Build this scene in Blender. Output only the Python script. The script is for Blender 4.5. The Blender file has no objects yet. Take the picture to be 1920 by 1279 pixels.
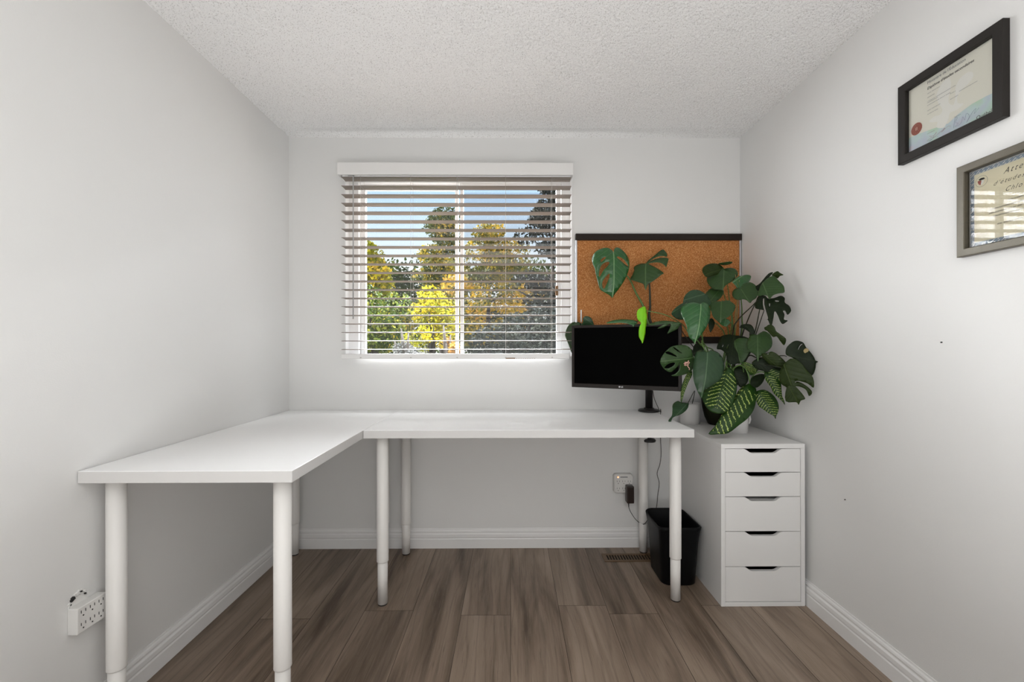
import bpy, bmesh, math, random
import numpy as np
from mathutils import Vector, Matrix
from mathutils.geometry import delaunay_2d_cdt

C = bpy.context.scene
COL = C.collection
PI = math.pi
V = Vector

# ------------------------------------------------------------------ camera
F, YAW, ROLL, SX, SY, CZ = 825.26, .0076, .0012, 3.8, 10.19, 1.1214
cd = bpy.data.cameras.new('camera')
cam = bpy.data.objects.new('camera', cd)
COL.objects.link(cam)
cd.sensor_fit = 'HORIZONTAL'
cd.sensor_width = 36.0
cd.lens = F / 1920 * 36
cd.shift_x = -SX / 1920
cd.shift_y = SY / 1920
cd.clip_start = .05
cam.matrix_world = (Matrix.Translation((0, 0, CZ)) @ Matrix.Rotation(-YAW, 4, 'Z')
                    @ Matrix.Rotation(PI / 2, 4, 'X') @ Matrix.Rotation(-ROLL, 4, 'Z'))
C.camera = cam

# ------------------------------------------------------------------ exposure, world, sun, daylight
C.view_settings.view_transform = 'Standard'
C.view_settings.look = 'None'
C.view_settings.gamma = 1
C.view_settings.use_curve_mapping = False
C.view_settings.exposure = 0.03

w = bpy.data.worlds.new('sky')
C.world = w
w.use_nodes = True
nt = w.node_tree
nt.nodes.clear()
wo = nt.nodes.new('ShaderNodeOutputWorld')
bg = nt.nodes.new('ShaderNodeBackground')
tc = nt.nodes.new('ShaderNodeTexCoord')
sp = nt.nodes.new('ShaderNodeSeparateXYZ')
rp = nt.nodes.new('ShaderNodeValToRGB')
nt.links.new(tc.outputs['Generated'], sp.inputs[0])
nt.links.new(sp.outputs['Z'], rp.inputs[0])
nt.links.new(rp.outputs[0], bg.inputs[0])
nt.links.new(bg.outputs[0], wo.inputs[0])
rp.color_ramp.elements[0].position = 0.06
rp.color_ramp.elements[0].color = (1, 1, 1, 1)
rp.color_ramp.elements[1].position = 0.5
rp.color_ramp.elements[1].color = (.22, .45, .95, 1)
for ps, cc in ((.17, (.92, .96, 1, 1)), (.25, (.68, .84, 1, 1)), (.34, (.52, .74, 1, 1))):
    e = rp.color_ramp.elements.new(ps)
    e.color = cc
bg.inputs[1].default_value = 1.15


def light(name, kind, loc, tgt, energy, color, **kw):
    ld = bpy.data.lights.new(name, kind)
    ld.energy = energy
    ld.color = color
    for k, v_ in kw.items():
        setattr(ld, k, v_)
    o = bpy.data.objects.new(name, ld)
    COL.objects.link(o)
    o.location = loc
    o.rotation_euler = (V(tgt) - V(loc)).to_track_quat('-Z', 'Y').to_euler()
    return o


light('sun', 'SUN', (-6, -6, 9), (0, 6, 1), 4.5, (1, .86, .62), angle=.01)
# broad soft daylight arriving through the window from the sky ahead, left and above
light('sky_light_left', 'SUN', (-7, 4, 1.6), (0, 0, 0), 34, (.985, .99, 1), angle=.8)
light('sky_light_right', 'SUN', (6, 8, 2.6), (0, 2, 1.2), 2.3, (.985, .99, 1), angle=1.0)
light('sky_light_ahead', 'SUN', (0, 8, 3.0), (0, 0, 0), 31, (.985, .99, 1), angle=.7)
light('sky_light_above', 'AREA', (-.3, 4.3, 3.9), (-.3, 2.5, 1.5), 2000, (.985, .99, 1), shape='RECTANGLE', size=3.0, size_y=2.0)
# unseen fill panels added to brighten the room from outside the view
light('overhead_fill_light', 'AREA', (0, -.35, 2.25), (0, -.349, 0), 11.5, (1, .998, .99), shape='RECTANGLE', size=1.8, size_y=1.2)
light('rear_fill_light', 'AREA', (.1, -1.1, 1.25), (0, 2, 1.25), 8.5, (1, .998, .99), shape='RECTANGLE', size=2.2, size_y=1.9)
light('upward_fill_light', 'AREA', (.1, .0, .5), (0, .4, 2.3), 17, (1, .998, .99), shape='RECTANGLE', size=1.6, size_y=.9)


# ------------------------------------------------------------------ pixel -> point
def ray(px, py):
    a = (px - 960 - SX) / F
    b = -(py - 639.5 - SY) / F
    c, s = math.cos(-ROLL), math.sin(-ROLL)
    a, b = c * a - s * b, s * a + c * b
    c, s = math.cos(YAW), math.sin(YAW)
    return V((c * a + s, -s * a + c, b))


def at(px, py, Y):
    r = ray(px, py)
    return V((0, 0, CZ)) + r * (Y / r.y)


def atX(px, py, X):
    r = ray(px, py)
    return V((0, 0, CZ)) + r * (X / r.x)


def atZ(px, py, Z):
    r = ray(px, py)
    return V((0, 0, CZ)) + r * ((Z - CZ) / r.z)


# ------------------------------------------------------------------ materials
def lin(h):
    r = []
    for i in (0, 2, 4):
        c = int(h[i:i + 2], 16) / 255
        r.append(c / 12.92 if c <= .04045 else ((c + .055) / 1.055) ** 2.4)
    return (*r, 1)


def mat(name, col, rough=.5, metal=0, spec=.5, coat=0, emit=None, es=0, trans=0):
    m = bpy.data.materials.new(name)
    m.use_nodes = True
    b = m.node_tree.nodes['Principled BSDF']
    if isinstance(col, str):
        col = lin(col)
    b.inputs['Base Color'].default_value = col
    b.inputs['Roughness'].default_value = rough
    b.inputs['Metallic'].default_value = metal
    b.inputs['Specular IOR Level'].default_value = spec
    b.inputs['Coat Weight'].default_value = coat
    if emit:
        b.inputs['Emission Color'].default_value = lin(emit)
        b.inputs['Emission Strength'].default_value = es
    return m


class N:
    """small node-graph builder on a material"""
    def __init__(s, m):
        s.t = m.node_tree
        s.b = s.t.nodes['Principled BSDF']

    def n(s, kind, **kw):
        x = s.t.nodes.new('ShaderNode' + kind)
        for k, v_ in kw.items():
            if k.startswith('i_'):
                x.inputs[int(k[2:])].default_value = v_
            else:
                setattr(x, k, v_)
        return x

    def l(s, a, b):
        s.t.links.new(a, b)

    def math(s, op, a, b=None, c=None):
        x = s.n('Math', operation=op)
        for i, q in enumerate((a, b, c)):
            if q is None:
                continue
            if isinstance(q, (int, float)):
                x.inputs[i].default_value = q
            else:
                s.l(q, x.inputs[i])
        return x.outputs[0]

    def mix(s, fac, a, b):
        x = s.n('MixRGB')
        for i, q in enumerate((fac, a, b)):
            if isinstance(q, (int, float, tuple)):
                x.inputs[i].default_value = q
            else:
                s.l(q, x.inputs[i])
        return x.outputs[0]

    def noise(s, vec, scale, detail=2, rough=.5, dist=0):
        x = s.n('TexNoise')
        x.inputs['Scale'].default_value = scale
        x.inputs['Detail'].default_value = detail
        x.inputs['Roughness'].default_value = rough
        x.inputs['Distortion'].default_value = dist
        if vec is not None:
            s.l(vec, x.inputs['Vector'])
        return x.outputs[0]

    def coord(s, which='Object', scale=(1, 1, 1)):
        x = s.n('TexCoord').outputs[which]
        mp = s.n('Mapping')
        mp.inputs['Scale'].default_value = scale
        s.l(x, mp.inputs[0])
        return mp.outputs[0]

    def ramp(s, fac, stops):
        x = s.n('ValToRGB')
        s.l(fac, x.inputs[0])
        e = x.color_ramp.elements
        e[0].position, e[0].color = stops[0]
        e[1].position, e[1].color = stops[-1]
        for p, c in stops[1:-1]:
            q = e.new(p)
            q.color = c
        return x.outputs[0]

    def bump(s, h, strength, dist):
        x = s.n('Bump')
        x.inputs['Strength'].default_value = strength
        x.inputs['Distance'].default_value = dist
        s.l(h, x.inputs['Height'])
        s.l(x.outputs[0], s.b.inputs['Normal'])


def g(v_):
    return (v_, v_, v_, 1)


M = {}
M['wall'] = mat('wall_paint', (.79, .788, .778, 1), .55, spec=.3)
n = N(M['wall'])
n.bump(n.noise(n.coord(), 260, 3), .12, .002)
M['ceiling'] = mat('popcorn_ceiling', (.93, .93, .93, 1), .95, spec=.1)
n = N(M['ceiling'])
co = n.coord()
vo = n.n('TexVoronoi', feature='F1')
vo.inputs['Scale'].default_value = 150
n.l(co, vo.inputs['Vector'])
h1 = n.math('SUBTRACT', 1, vo.outputs['Distance'])
h2 = n.math('ADD', n.math('MULTIPLY', h1, .7), n.noise(co, 110, 4, .7))
n.bump(h2, .35, .003)
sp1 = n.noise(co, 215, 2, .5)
n.l(n.ramp(sp1, [(.0, (.93, .93, .93, 1)), (.57, (.93, .93, .93, 1)), (.68, (.60, .59, .58, 1))]), n.b.inputs['Base Color'])  # dark specks paint the shade of the popcorn crevices into the colour
M['trim'] = mat('white_trim_paint', (.84, .835, .83, 1), .35)
n = N(M['trim'])
n.bump(n.noise(n.coord(scale=(1, 1, 1)), 40, 3), .05, .002)
M['vinyl'] = mat('white_vinyl', (.88, .88, .88, 1), .3)
M['laminate'] = mat('white_laminate', (.94, .94, .94, 1), .38)
n = N(M['laminate'])
n.bump(n.noise(n.coord(), 500, 2), .04, .001)
M['edge_band'] = mat('white_edge_band', (.68, .67, .66, 1), .45)
M['leg_white'] = mat('white_powder_coat', (.83, .81, .785, 1), .4)
M['cabinet'] = mat('white_cabinet_paint', (.80, .795, .785, 1), .42)
n = N(M['cabinet'])
n.bump(n.noise(n.coord(), 300, 2), .04, .001)
M['slat'] = mat('backlit_blind_slat', (.225, .185, .155, 1), .5)  # white slats toned taupe, their backlit shade put into the base colour
M['valance'] = mat('white_valance', (.82, .81, .80, 1), .4)
M['cord'] = mat('blind_cord', (.55, .53, .5, 1), .8)
M['wand'] = mat('grey_wand', (.36, .36, .36, 1), .3)
M['black'] = mat('black_plastic', (.012, .012, .013, 1), .45)
M['blackrub'] = mat('black_rubber', (.02, .02, .02, 1), .8)
M['bin'] = mat('black_bin_plastic', (.004, .0042, .005, 1), .42, spec=.15)
M['bezel'] = mat('dark_monitor_bezel', (.020, .016, .014, 1), .4, spec=.2)
M['screen'] = mat('black_screen', (.0008, .0008, .0008, 1), .35, spec=.02)
M['metal_black'] = mat('black_metal', (.02, .018, .018, 1), .35, metal=.3)
M['silver'] = mat('silver_aluminium', (.55, .56, .58, 1), .35, metal=.9)
M['boardrail'] = mat('dark_brown_rail', (.020, .014, .011, 1), .55, spec=.2)
M['outlet'] = mat('white_outlet_plastic', (.76, .75, .73, 1), .4)
M['slot'] = mat('dark_slot', (.02, .02, .02, 1), .7)
M['led'] = mat('glowing_led', (.9, .5, .3, 1), .4, emit='ff9a60', es=3)
M['brown'] = mat('dark_brown_plastic', (.022, .012, .009, 1), .35)
M['vent'] = mat('brown_vent_metal', (.13, .075, .035, 1), .45)
M['ventdark'] = mat('vent_shade', (.006, .005, .004, 1), .9)
M['white_ceramic'] = mat('white_ceramic', (.74, .73, .72, 1), .3)
M['green_pot'] = mat('dark_olive_glaze', (.009, .010, .003, 1), .4, spec=.2)
M['soil'] = mat('soil', (.02, .013, .009, 1), .95)
n = N(M['soil'])
n.bump(n.noise(n.coord(), 150, 4), 1, .01)
M['petiole'] = mat('green_petiole', (.10, .19, .045, 1), .45)
M['petiole_dark'] = mat('dark_petiole', (.022, .03, .014, 1), .5)
M['petiole_tan'] = mat('tan_petiole', (.33, .25, .10, 1), .55)
M['pink'] = mat('dried_pink_sheath', (.62, .36, .30, 1), .7)
M['bark'] = mat('bark', (.018, .013, .009, 1), .9)
n = N(M['bark'])
n.bump(n.noise(n.coord(scale=(1, 1, .2)), 30, 4), .8, .02)
M['paper'] = mat('cream_paper', (.93, .91, .81, 1), .7)
M['paper_white'] = mat('white_paper', (.75, .74, .72, 1), .7)
M['frame_black'] = mat('charcoal_frame', (.022, .019, .017, 1), .5, spec=.2)
M['frame_bronze'] = mat('bronze_frame', (.155, .135, .10, 1), .42, metal=.25)
n = N(M['frame_bronze'])
n.l(n.mix(n.noise(n.coord(), 600, 2), (.075, .065, .045, 1), (.125, .108, .078, 1)), n.b.inputs['Base Color'])
M['ink'] = mat('black_ink', (.02, .02, .02, 1), .7)
M['ink_grey'] = mat('grey_ink', (.18, .18, .19, 1), .7)
M['ink_blue'] = mat('blue_ink', (.10, .13, .28, 1), .7)
M['shield_blue'] = mat('grey_blue_print', (.30, .37, .46, 1), .7)
M['ink_red'] = mat('red_ink', (.40, .08, .10, 1), .7)
M['seal'] = mat('red_foil_seal', (.36, .07, .04, 1), .45)
M['seal_light'] = mat('seal_print', (.6, .33, .25, 1), .5)
M['ghost'] = mat('pale_watermark_print', (.96, .95, .89, 1), .7)
M['grey_logo'] = mat('light_logo', (.72, .72, .74, 1), .4)
M['label_brown'] = mat('brown_label', (.22, .12, .05, 1), .6)

# cork
M['cork'] = mat('cork', (.4, .16, .05, 1), .85, spec=.2)
n = N(M['cork'])
co = n.coord()
a1 = n.noise(co, 260, 3, .6)
a2 = n.noise(co, 5, 2)
c1 = n.ramp(a1, [(.33, (.20, .068, .020, 1)), (.48, (.48, .19, .062, 1)), (.58, (.56, .25, .085, 1)), (.72, (.82, .54, .26, 1))])
n.l(n.mix(n.math('MULTIPLY', a2, .35), c1, (.52, .19, .05, 1)), n.b.inputs['Base Color'])
n.bump(a1, .4, .002)

# pastel security print at the foot of the diploma
M['pastel'] = mat('pastel_security_print', (.6, .7, .65, 1), .7)
n = N(M['pastel'])
co = n.coord(scale=(1, 1, 1))
n.l(n.ramp(n.noise(co, 14, 2), [(.30, (.76, .66, .72, 1)), (.42, (.68, .74, .82, 1)), (.52, (.68, .82, .80, 1)), (.64, (.64, .82, .64, 1)), (.75, (.74, .84, .76, 1))]), n.b.inputs['Base Color'])
M['guilloche'] = mat('blue_guilloche_border', (.4, .5, .6, 1), .6)
n = N(M['guilloche'])
co = n.coord()
wv = n.n('TexWave', wave_type='RINGS')
wv.inputs['Scale'].default_value = 60
wv.inputs['Distortion'].default_value = 3
n.l(co, wv.inputs['Vector'])
n.l(n.ramp(wv.outputs[0], [(.3, (.22, .30, .40, 1)), (.55, (.62, .66, .66, 1)), (.8, (.80, .80, .74, 1))]), n.b.inputs['Base Color'])
M['gold_paper'] = mat('pale_gold_paper', (.74, .66, .44, 1), .6)
n = N(M['gold_paper'])
n.l(n.mix(n.noise(n.coord(), 9, 2), (.95, .91, .74, 1), (.88, .80, .55, 1)), n.b.inputs['Base Color'])


def glassmat(name, tint, gl=1.0, base=.04):
    m = bpy.data.materials.new(name)
    m.use_nodes = True
    t = m.node_tree
    t.nodes.clear()
    o = t.nodes.new('ShaderNodeOutputMaterial')
    mx = t.nodes.new('ShaderNodeMixShader')
    tr = t.nodes.new('ShaderNodeBsdfTransparent')
    gb = t.nodes.new('ShaderNodeBsdfGlossy')
    fr = t.nodes.new('ShaderNodeFresnel')
    fr.inputs[0].default_value = 1.5
    ml = t.nodes.new('ShaderNodeMath')
    ml.operation = 'MULTIPLY'
    ml.inputs[1].default_value = gl
    tr.inputs[0].default_value = tint
    gb.inputs['Roughness'].default_value = .01
    t.links.new(fr.outputs[0], ml.inputs[0])
    t.links.new(ml.outputs[0], mx.inputs[0])
    t.links.new(tr.outputs[0], mx.inputs[1])
    t.links.new(gb.outputs[0], mx.inputs[2])
    t.links.new(mx.outputs[0], o.inputs[0])
    return m


M['glass'] = glassmat('window_glass', (.97, .98, .98, 1), .8)
M['glass_pic'] = glassmat('picture_glass', (.995, .995, .995, 1), .85)
M['mesh_screen'] = glassmat('insect_screen_mesh', (.76, .76, .77, 1), .02)

# wood-look planks
M['floor'] = mat('wood_planks', (.15, .1, .07, 1), .42, spec=.35)
n = N(M['floor'])
geo = n.n('NewGeometry')
pa = n.n('Attribute', attribute_name='plank')
sh = n.n('VectorMath', operation='MULTIPLY_ADD')
sh.inputs[1].default_value = (37, 53, 11)
n.l(pa.outputs['Color'], sh.inputs[0])
n.l(geo.outputs['Position'], sh.inputs[2])


def mp(scale):
    x = n.n('Mapping')
    x.inputs['Scale'].default_value = scale
    n.l(sh.outputs[0], x.inputs[0])
    return x.outputs[0]


broad = n.noise(mp((8, .8, 1)), 1, 3, .55, .9)
mid = n.noise(mp((38, 2.2, 1)), 1, 4, .6, 1.0)
fine = n.noise(mp((300, 9, 1)), 1, 3, .65, .2)
wv = n.n('TexWave', wave_type='BANDS', bands_direction='X')
wv.inputs['Scale'].default_value = 1.5
wv.inputs['Distortion'].default_value = 16
wv.inputs['Detail'].default_value = 2
wv.inputs['Detail Scale'].default_value = .8
n.l(mp((5, .7, 1)), wv.inputs['Vector'])
base = n.ramp(broad, [(.30, (.078, .052, .034, 1)), (.42, (.175, .126, .090, 1)), (.56, (.275, .207, .155, 1)), (.74, (.37, .285, .222, 1))])
b2 = n.mix(n.math('MULTIPLY', n.ramp(mid, [(.38, g(0)), (.66, g(1))]), .30), base, (.27, .21, .165, 1))
b3 = n.mix(n.math('MULTIPLY', n.ramp(wv.outputs[0], [(.0, g(1)), (.16, g(0))]), .22), b2, (.050, .033, .022, 1))
b4 = n.mix(n.math('MULTIPLY', n.ramp(fine, [(.56, g(0)), (.72, g(1))]), .38), b3, (.36, .29, .23, 1))
b4 = n.mix(n.math('MULTIPLY', n.ramp(fine, [(.28, g(1)), (.42, g(0))]), .45), b4, (.045, .03, .02, 1))
sv = n.n('SeparateColor')
n.l(pa.outputs['Color'], sv.inputs[0])
hs = n.n('HueSaturation')
n.l(n.math('MULTIPLY_ADD', sv.outputs[2], .22, .88), hs.inputs['Value'])
n.l(b4, hs.inputs['Color'])
n.l(hs.outputs[0], n.b.inputs['Base Color'])
n.bump(fine, .18, .001)
M['gap'] = mat('plank_gap', (.02, .013, .009, 1), .9)


def leafmat(name, base, dark, vein, rough=.32, vstr=.5, freq=22, lines=.35, spec=.32):
    m = mat(name, base, rough, spec=spec)
    n = N(m)
    uv = n.n('UVMap').outputs[0]
    s = n.n('SeparateXYZ')
    n.l(uv, s.inputs[0])
    u, v_ = s.outputs[0], n.math('ABSOLUTE', s.outputs[1])
    ph = n.math('MULTIPLY', n.math('SUBTRACT', u, n.math('MULTIPLY', v_, lines)), freq)
    rid = n.math('ABSOLUTE', n.math('SINE', ph))
    line = n.math('SUBTRACT', 1, n.math('MINIMUM', n.math('MULTIPLY', rid, 6), 1))
    midr = n.math('SUBTRACT', 1, n.math('MINIMUM', n.math('MULTIPLY', v_, 26), 1))
    tone = n.mix(n.noise(uv, 3.5, 2), base, dark)
    c = n.mix(n.math('MULTIPLY', line, vstr * .35), tone, vein)
    c = n.mix(n.math('MULTIPLY', midr, .75), c, vein)
    n.l(c, n.b.inputs['Base Color'])
    n.bump(n.math('ADD', n.math('MULTIPLY', rid, .5), n.math('MULTIPLY', midr, -1)), .35 if vstr > .4 else .16, .004)
    n.b.inputs['Subsurface Weight'].default_value = 0
    return m


M['leaf'] = leafmat('green_leaf', (.034, .076, .019, 1), (.020, .050, .014, 1), (.10, .17, .065, 1), vstr=.22)
M['leaf_bright'] = leafmat('fresh_green_leaf', (.020, .125, .020, 1), (.013, .075, .018, 1), (.26, .42, .20, 1), .22, vstr=.6, spec=.5)
M['leaf_bright'].node_tree.nodes['Principled BSDF'].inputs['Coat Weight'].default_value = .3
M['leaf_bright'].node_tree.nodes['Principled BSDF'].inputs['Coat Roughness'].default_value = .3
M['leaf_blue'] = leafmat('blue_green_leaf', (.034, .076, .032, 1), (.022, .052, .026, 1), (.11, .19, .10, 1), .24, vstr=.25)
M['leaf_shaded'] = leafmat('shaded_leaf', (.011, .021, .006, 1), (.004, .009, .003, 1), (.018, .028, .010, 1), .45, .2, spec=.16)  # much darker copy of the green leaf, shade put into its colour
M['leaf_olive'] = leafmat('olive_leaf', (.024, .042, .007, 1), (.015, .027, .005, 1), (.06, .09, .02, 1), .4, spec=.18)
M['leaf_new'] = leafmat('lime_new_leaf', (.24, .62, .012, 1), (.16, .50, .008, 1), (.34, .70, .05, 1), .28, .2)
# dumb cane: dark leaf with pale stripes along the veins
m = mat('variegated_leaf', (.02, .06, .01, 1), .32, spec=.3)
M['dieff'] = m
n = N(m)
uv = n.n('UVMap').outputs[0]
s_ = n.n('SeparateXYZ')
n.l(uv, s_.inputs[0])
u, vv = s_.outputs[0], n.math('ABSOLUTE', s_.outputs[1])
nz = n.noise(uv, 9, 3, .6)
ph = n.math('ADD', n.math('MULTIPLY', n.math('SUBTRACT', u, n.math('MULTIPLY', vv, .20)), 74), n.math('MULTIPLY', nz, 5.0))
st = n.math('SINE', ph)
st = n.math('ADD', st, n.math('MULTIPLY', n.math('SUBTRACT', n.noise(uv, 22, 3, .7), .5), 2.6))
on = n.math('MINIMUM', n.math('MAXIMUM', n.math('MULTIPLY', n.math('SUBTRACT', st, .70), 4), 0), 1)
msk = n.math('MULTIPLY', n.math('LESS_THAN', vv, .66), n.math('GREATER_THAN', vv, .035))
msk = n.math('MULTIPLY', msk, n.math('MULTIPLY', n.math('GREATER_THAN', u, .10), n.math('LESS_THAN', u, .93)))
c = n.mix(n.noise(uv, 4, 2), (.016, .062, .004, 1), (.008, .028, .004, 1))
c = n.mix(n.math('MULTIPLY', on, msk), c, (.42, .52, .14, 1))
n.l(c, n.b.inputs['Base Color'])
n.bump(st, .1, .002)


def treemat(name, stops, rough=.6):
    m = mat(name, stops[0][1], rough, spec=.08)
    n = N(m)
    a = n.n('Attribute', attribute_name='tone')
    c = n.ramp(a.outputs['Fac'], stops)
    n.l(c, n.b.inputs['Base Color'])
    tr = n.n('BsdfTranslucent')
    n.l(c, tr.inputs[0])
    mx = n.n('MixShader')
    mx.inputs[0].default_value = .12
    n.l(n.b.outputs[0], mx.inputs[1])
    n.l(tr.outputs[0], mx.inputs[2])
    n.l(mx.outputs[0], n.t.nodes['Material Output'].inputs[0])
    return m


M['t_yellow'] = treemat('yellow_green_foliage', [(0, (.05, .085, .01, 1)), (.45, (.24, .23, .012, 1)), (.8, (.55, .39, .02, 1)), (1, (.62, .42, .12, 1))])
M['t_mid'] = treemat('autumn_green_foliage', [(0, (.014, .028, .012, 1)), (.5, (.07, .09, .025, 1)), (.8, (.42, .31, .03, 1)), (1, (.45, .30, .12, 1))])
M['t_gold'] = treemat('golden_foliage', [(0, (.02, .03, .012, 1)), (.4, (.12, .12, .02, 1)), (.72, (.52, .35, .03, 1)), (1, (.50, .27, .09, 1))])
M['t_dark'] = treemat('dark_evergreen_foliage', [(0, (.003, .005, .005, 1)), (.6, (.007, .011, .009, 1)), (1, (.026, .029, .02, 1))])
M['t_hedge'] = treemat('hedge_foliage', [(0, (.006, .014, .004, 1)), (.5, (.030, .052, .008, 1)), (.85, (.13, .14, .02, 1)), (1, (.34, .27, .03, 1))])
M['t_grey'] = treemat('silver_foliage', [(0, (.04, .045, .04, 1)), (.6, (.12, .12, .12, 1)), (1, (.30, .29, .28, 1))])
M['t_orange'] = treemat('orange_foliage', [(0, (0.060, 0.035, 0.010, 1)), (.5, (0.240, 0.110, 0.025, 1)), (1, (0.425, 0.275, 0.060, 1))])
M['grass'] = mat('grass_ground', (.010, .017, .005, 1), .9)


# ------------------------------------------------------------------ mesh helpers
def tag(o, label=None, cat=None, group=None, kind=None):
    if label:
        o['label'] = label
    if cat:
        o['category'] = cat
    if group:
        o['group'] = group
    if kind:
        o['kind'] = kind
    return o


def link(o, parent=None):
    COL.objects.link(o)
    if parent:
        o.parent = parent
        o.matrix_parent_inverse = Matrix.Translation(-parent.location)
    return o


def empty(name, loc, label, cat, group=None):
    o = bpy.data.objects.new(name, None)
    o.location = loc
    o.empty_display_size = .05
    link(o)
    return tag(o, label, cat, group)


class MB:
    def __init__(s):
        s.bm = bmesh.new()
        s.uv = None
        s.mi = 0

    def _mark(s, fs):
        for f in fs:
            f.material_index = s.mi

    def box(s, a, b, bevel=0, seg=2):
        lo = [min(a[i], b[i]) for i in range(3)]
        hi = [max(a[i], b[i]) for i in range(3)]
        vs = [s.bm.verts.new((x, y, z)) for x in (lo[0], hi[0]) for y in (lo[1], hi[1]) for z in (lo[2], hi[2])]
        idx = ((0, 1, 3, 2), (4, 6, 7, 5), (0, 4, 5, 1), (2, 3, 7, 6), (0, 2, 6, 4), (1, 5, 7, 3))
        fs = [s.bm.faces.new([vs[i] for i in q]) for q in idx]
        s._mark(fs)
        if bevel:
            es = list({e for f in fs for e in f.edges})
            r = bmesh.ops.bevel(s.bm, geom=es, offset=bevel, segments=seg, affect='EDGES', profile=.5)
            s._mark(r['faces'])
        return s

    def prism(s, pts, vec):
        """closed polygon (3D points) extruded by vec"""
        a = [s.bm.verts.new(p) for p in pts]
        b = [s.bm.verts.new(V(p) + V(vec)) for p in pts]
        n = len(a)
        fs = [s.bm.faces.new(a[::-1]), s.bm.faces.new(b)]
        for i in range(n):
            fs.append(s.bm.faces.new((a[i], a[(i + 1) % n], b[(i + 1) % n], b[i])))
        s._mark(fs)
        return s

    def face(s, pts):
        f = s.bm.faces.new([s.bm.verts.new(p) for p in pts])
        s._mark([f])
        return s

    def tube(s, pts, rad, seg=10, cap=True):
        pts = [V(p) for p in pts]
        if not isinstance(rad, (list, tuple)):
            rad = [rad] * len(pts)
        t0 = (pts[1] - pts[0]).normalized()
        up = V((0, 0, 1)) if abs(t0.z) < .9 else V((1, 0, 0))
        sd = t0.cross(up).normalized()
        rings = []
        for i, p in enumerate(pts):
            if i == 0:
                t = t0
            elif i == len(pts) - 1:
                t = (pts[i] - pts[i - 1]).normalized()
            else:
                t = (pts[i + 1] - pts[i - 1]).normalized()
            sd = (sd - t * sd.dot(t)).normalized()
            u2 = t.cross(sd)
            rings.append([s.bm.verts.new(p + (sd * math.cos(k * 2 * PI / seg) + u2 * math.sin(k * 2 * PI / seg)) * rad[i]) for k in range(seg)])
        fs = []
        for a, b in zip(rings, rings[1:]):
            for k in range(seg):
                f = s.bm.faces.new((a[k], a[(k + 1) % seg], b[(k + 1) % seg], b[k]))
                f.smooth = True
                fs.append(f)
        if cap:
            fs.append(s.bm.faces.new(rings[0][::-1]))
            fs.append(s.bm.faces.new(rings[-1]))
        s._mark(fs)
        return s

    def lathe(s, c, prof, seg=36, cap=True):
        """profile [(r,z)] about the vertical through c"""
        rings = []
        for r, z in prof:
            rings.append([s.bm.verts.new((c[0] + r * math.cos(k * 2 * PI / seg), c[1] + r * math.sin(k * 2 * PI / seg), c[2] + z)) for k in range(seg)])
        fs = []
        for a, b in zip(rings, rings[1:]):
            for k in range(seg):
                f = s.bm.faces.new((a[k], a[(k + 1) % seg], b[(k + 1) % seg], b[k]))
                f.smooth = True
                fs.append(f)
        if cap:
            fs.append(s.bm.faces.new(rings[0][::-1]))
            fs.append(s.bm.faces.new(rings[-1]))
        s._mark(fs)
        return s

    def build(s, name, mats, parent=None, smooth_angle=None):
        bmesh.ops.recalc_face_normals(s.bm, faces=s.bm.faces)
        me = bpy.data.meshes.new(name)
        s.bm.to_mesh(me)
        s.bm.free()
        for m_ in (mats if isinstance(mats, (list, tuple)) else [mats]):
            me.materials.append(m_)
        if smooth_angle:
            me.polygons.foreach_set('use_smooth', [True] * len(me.polygons))
            me.set_sharp_from_angle(angle=smooth_angle)
        o = bpy.data.objects.new(name, me)
        return link(o, parent)


def struct(name, mb, m, parent=None, **k):
    o = mb.build(name, m, parent, **k)
    if parent is None:
        o['kind'] = 'structure'
    return o


def crom(pts, k=4, closed=True):
    out = []
    n = len(pts)
    P = [np.array(p, float) for p in pts]
    rng = range(n) if closed else range(n - 1)
    for i in rng:
        if closed:
            a, b, c, d = P[i - 1], P[i], P[(i + 1) % n], P[(i + 2) % n]
        else:
            a, b, c, d = P[max(i - 1, 0)], P[i], P[i + 1], P[min(i + 2, n - 1)]
        for j in range(k):
            t = j / k
            out.append(.5 * ((2 * b) + (-a + c) * t + (2 * a - 5 * b + 4 * c - d) * t * t + (-a + 3 * b - 3 * c + d) * t ** 3))
    if not closed:
        out.append(P[-1])
    return out


def text_into(mb, body, size, mtx, shear=0, bold=0, sx=1, gap=1.0):
    cu = bpy.data.curves.new('t', 'FONT')
    cu.body = body
    cu.size = size
    cu.shear = shear
    cu.offset = bold
    cu.space_character = gap
    cu.resolution_u = 3
    o = bpy.data.objects.new('t', cu)
    COL.objects.link(o)
    bpy.context.view_layer.update()
    me = bpy.data.meshes.new_from_object(o)
    me.transform(Matrix.Diagonal((sx, 1, 1, 1)))
    me.transform(mtx)
    old = set(mb.bm.faces)
    mb.bm.from_mesh(me)
    for f in mb.bm.faces:
        if f not in old:
            f.material_index = mb.mi
    bpy.data.objects.remove(o)
    bpy.data.curves.remove(cu)
    bpy.data.meshes.remove(me)


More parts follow.
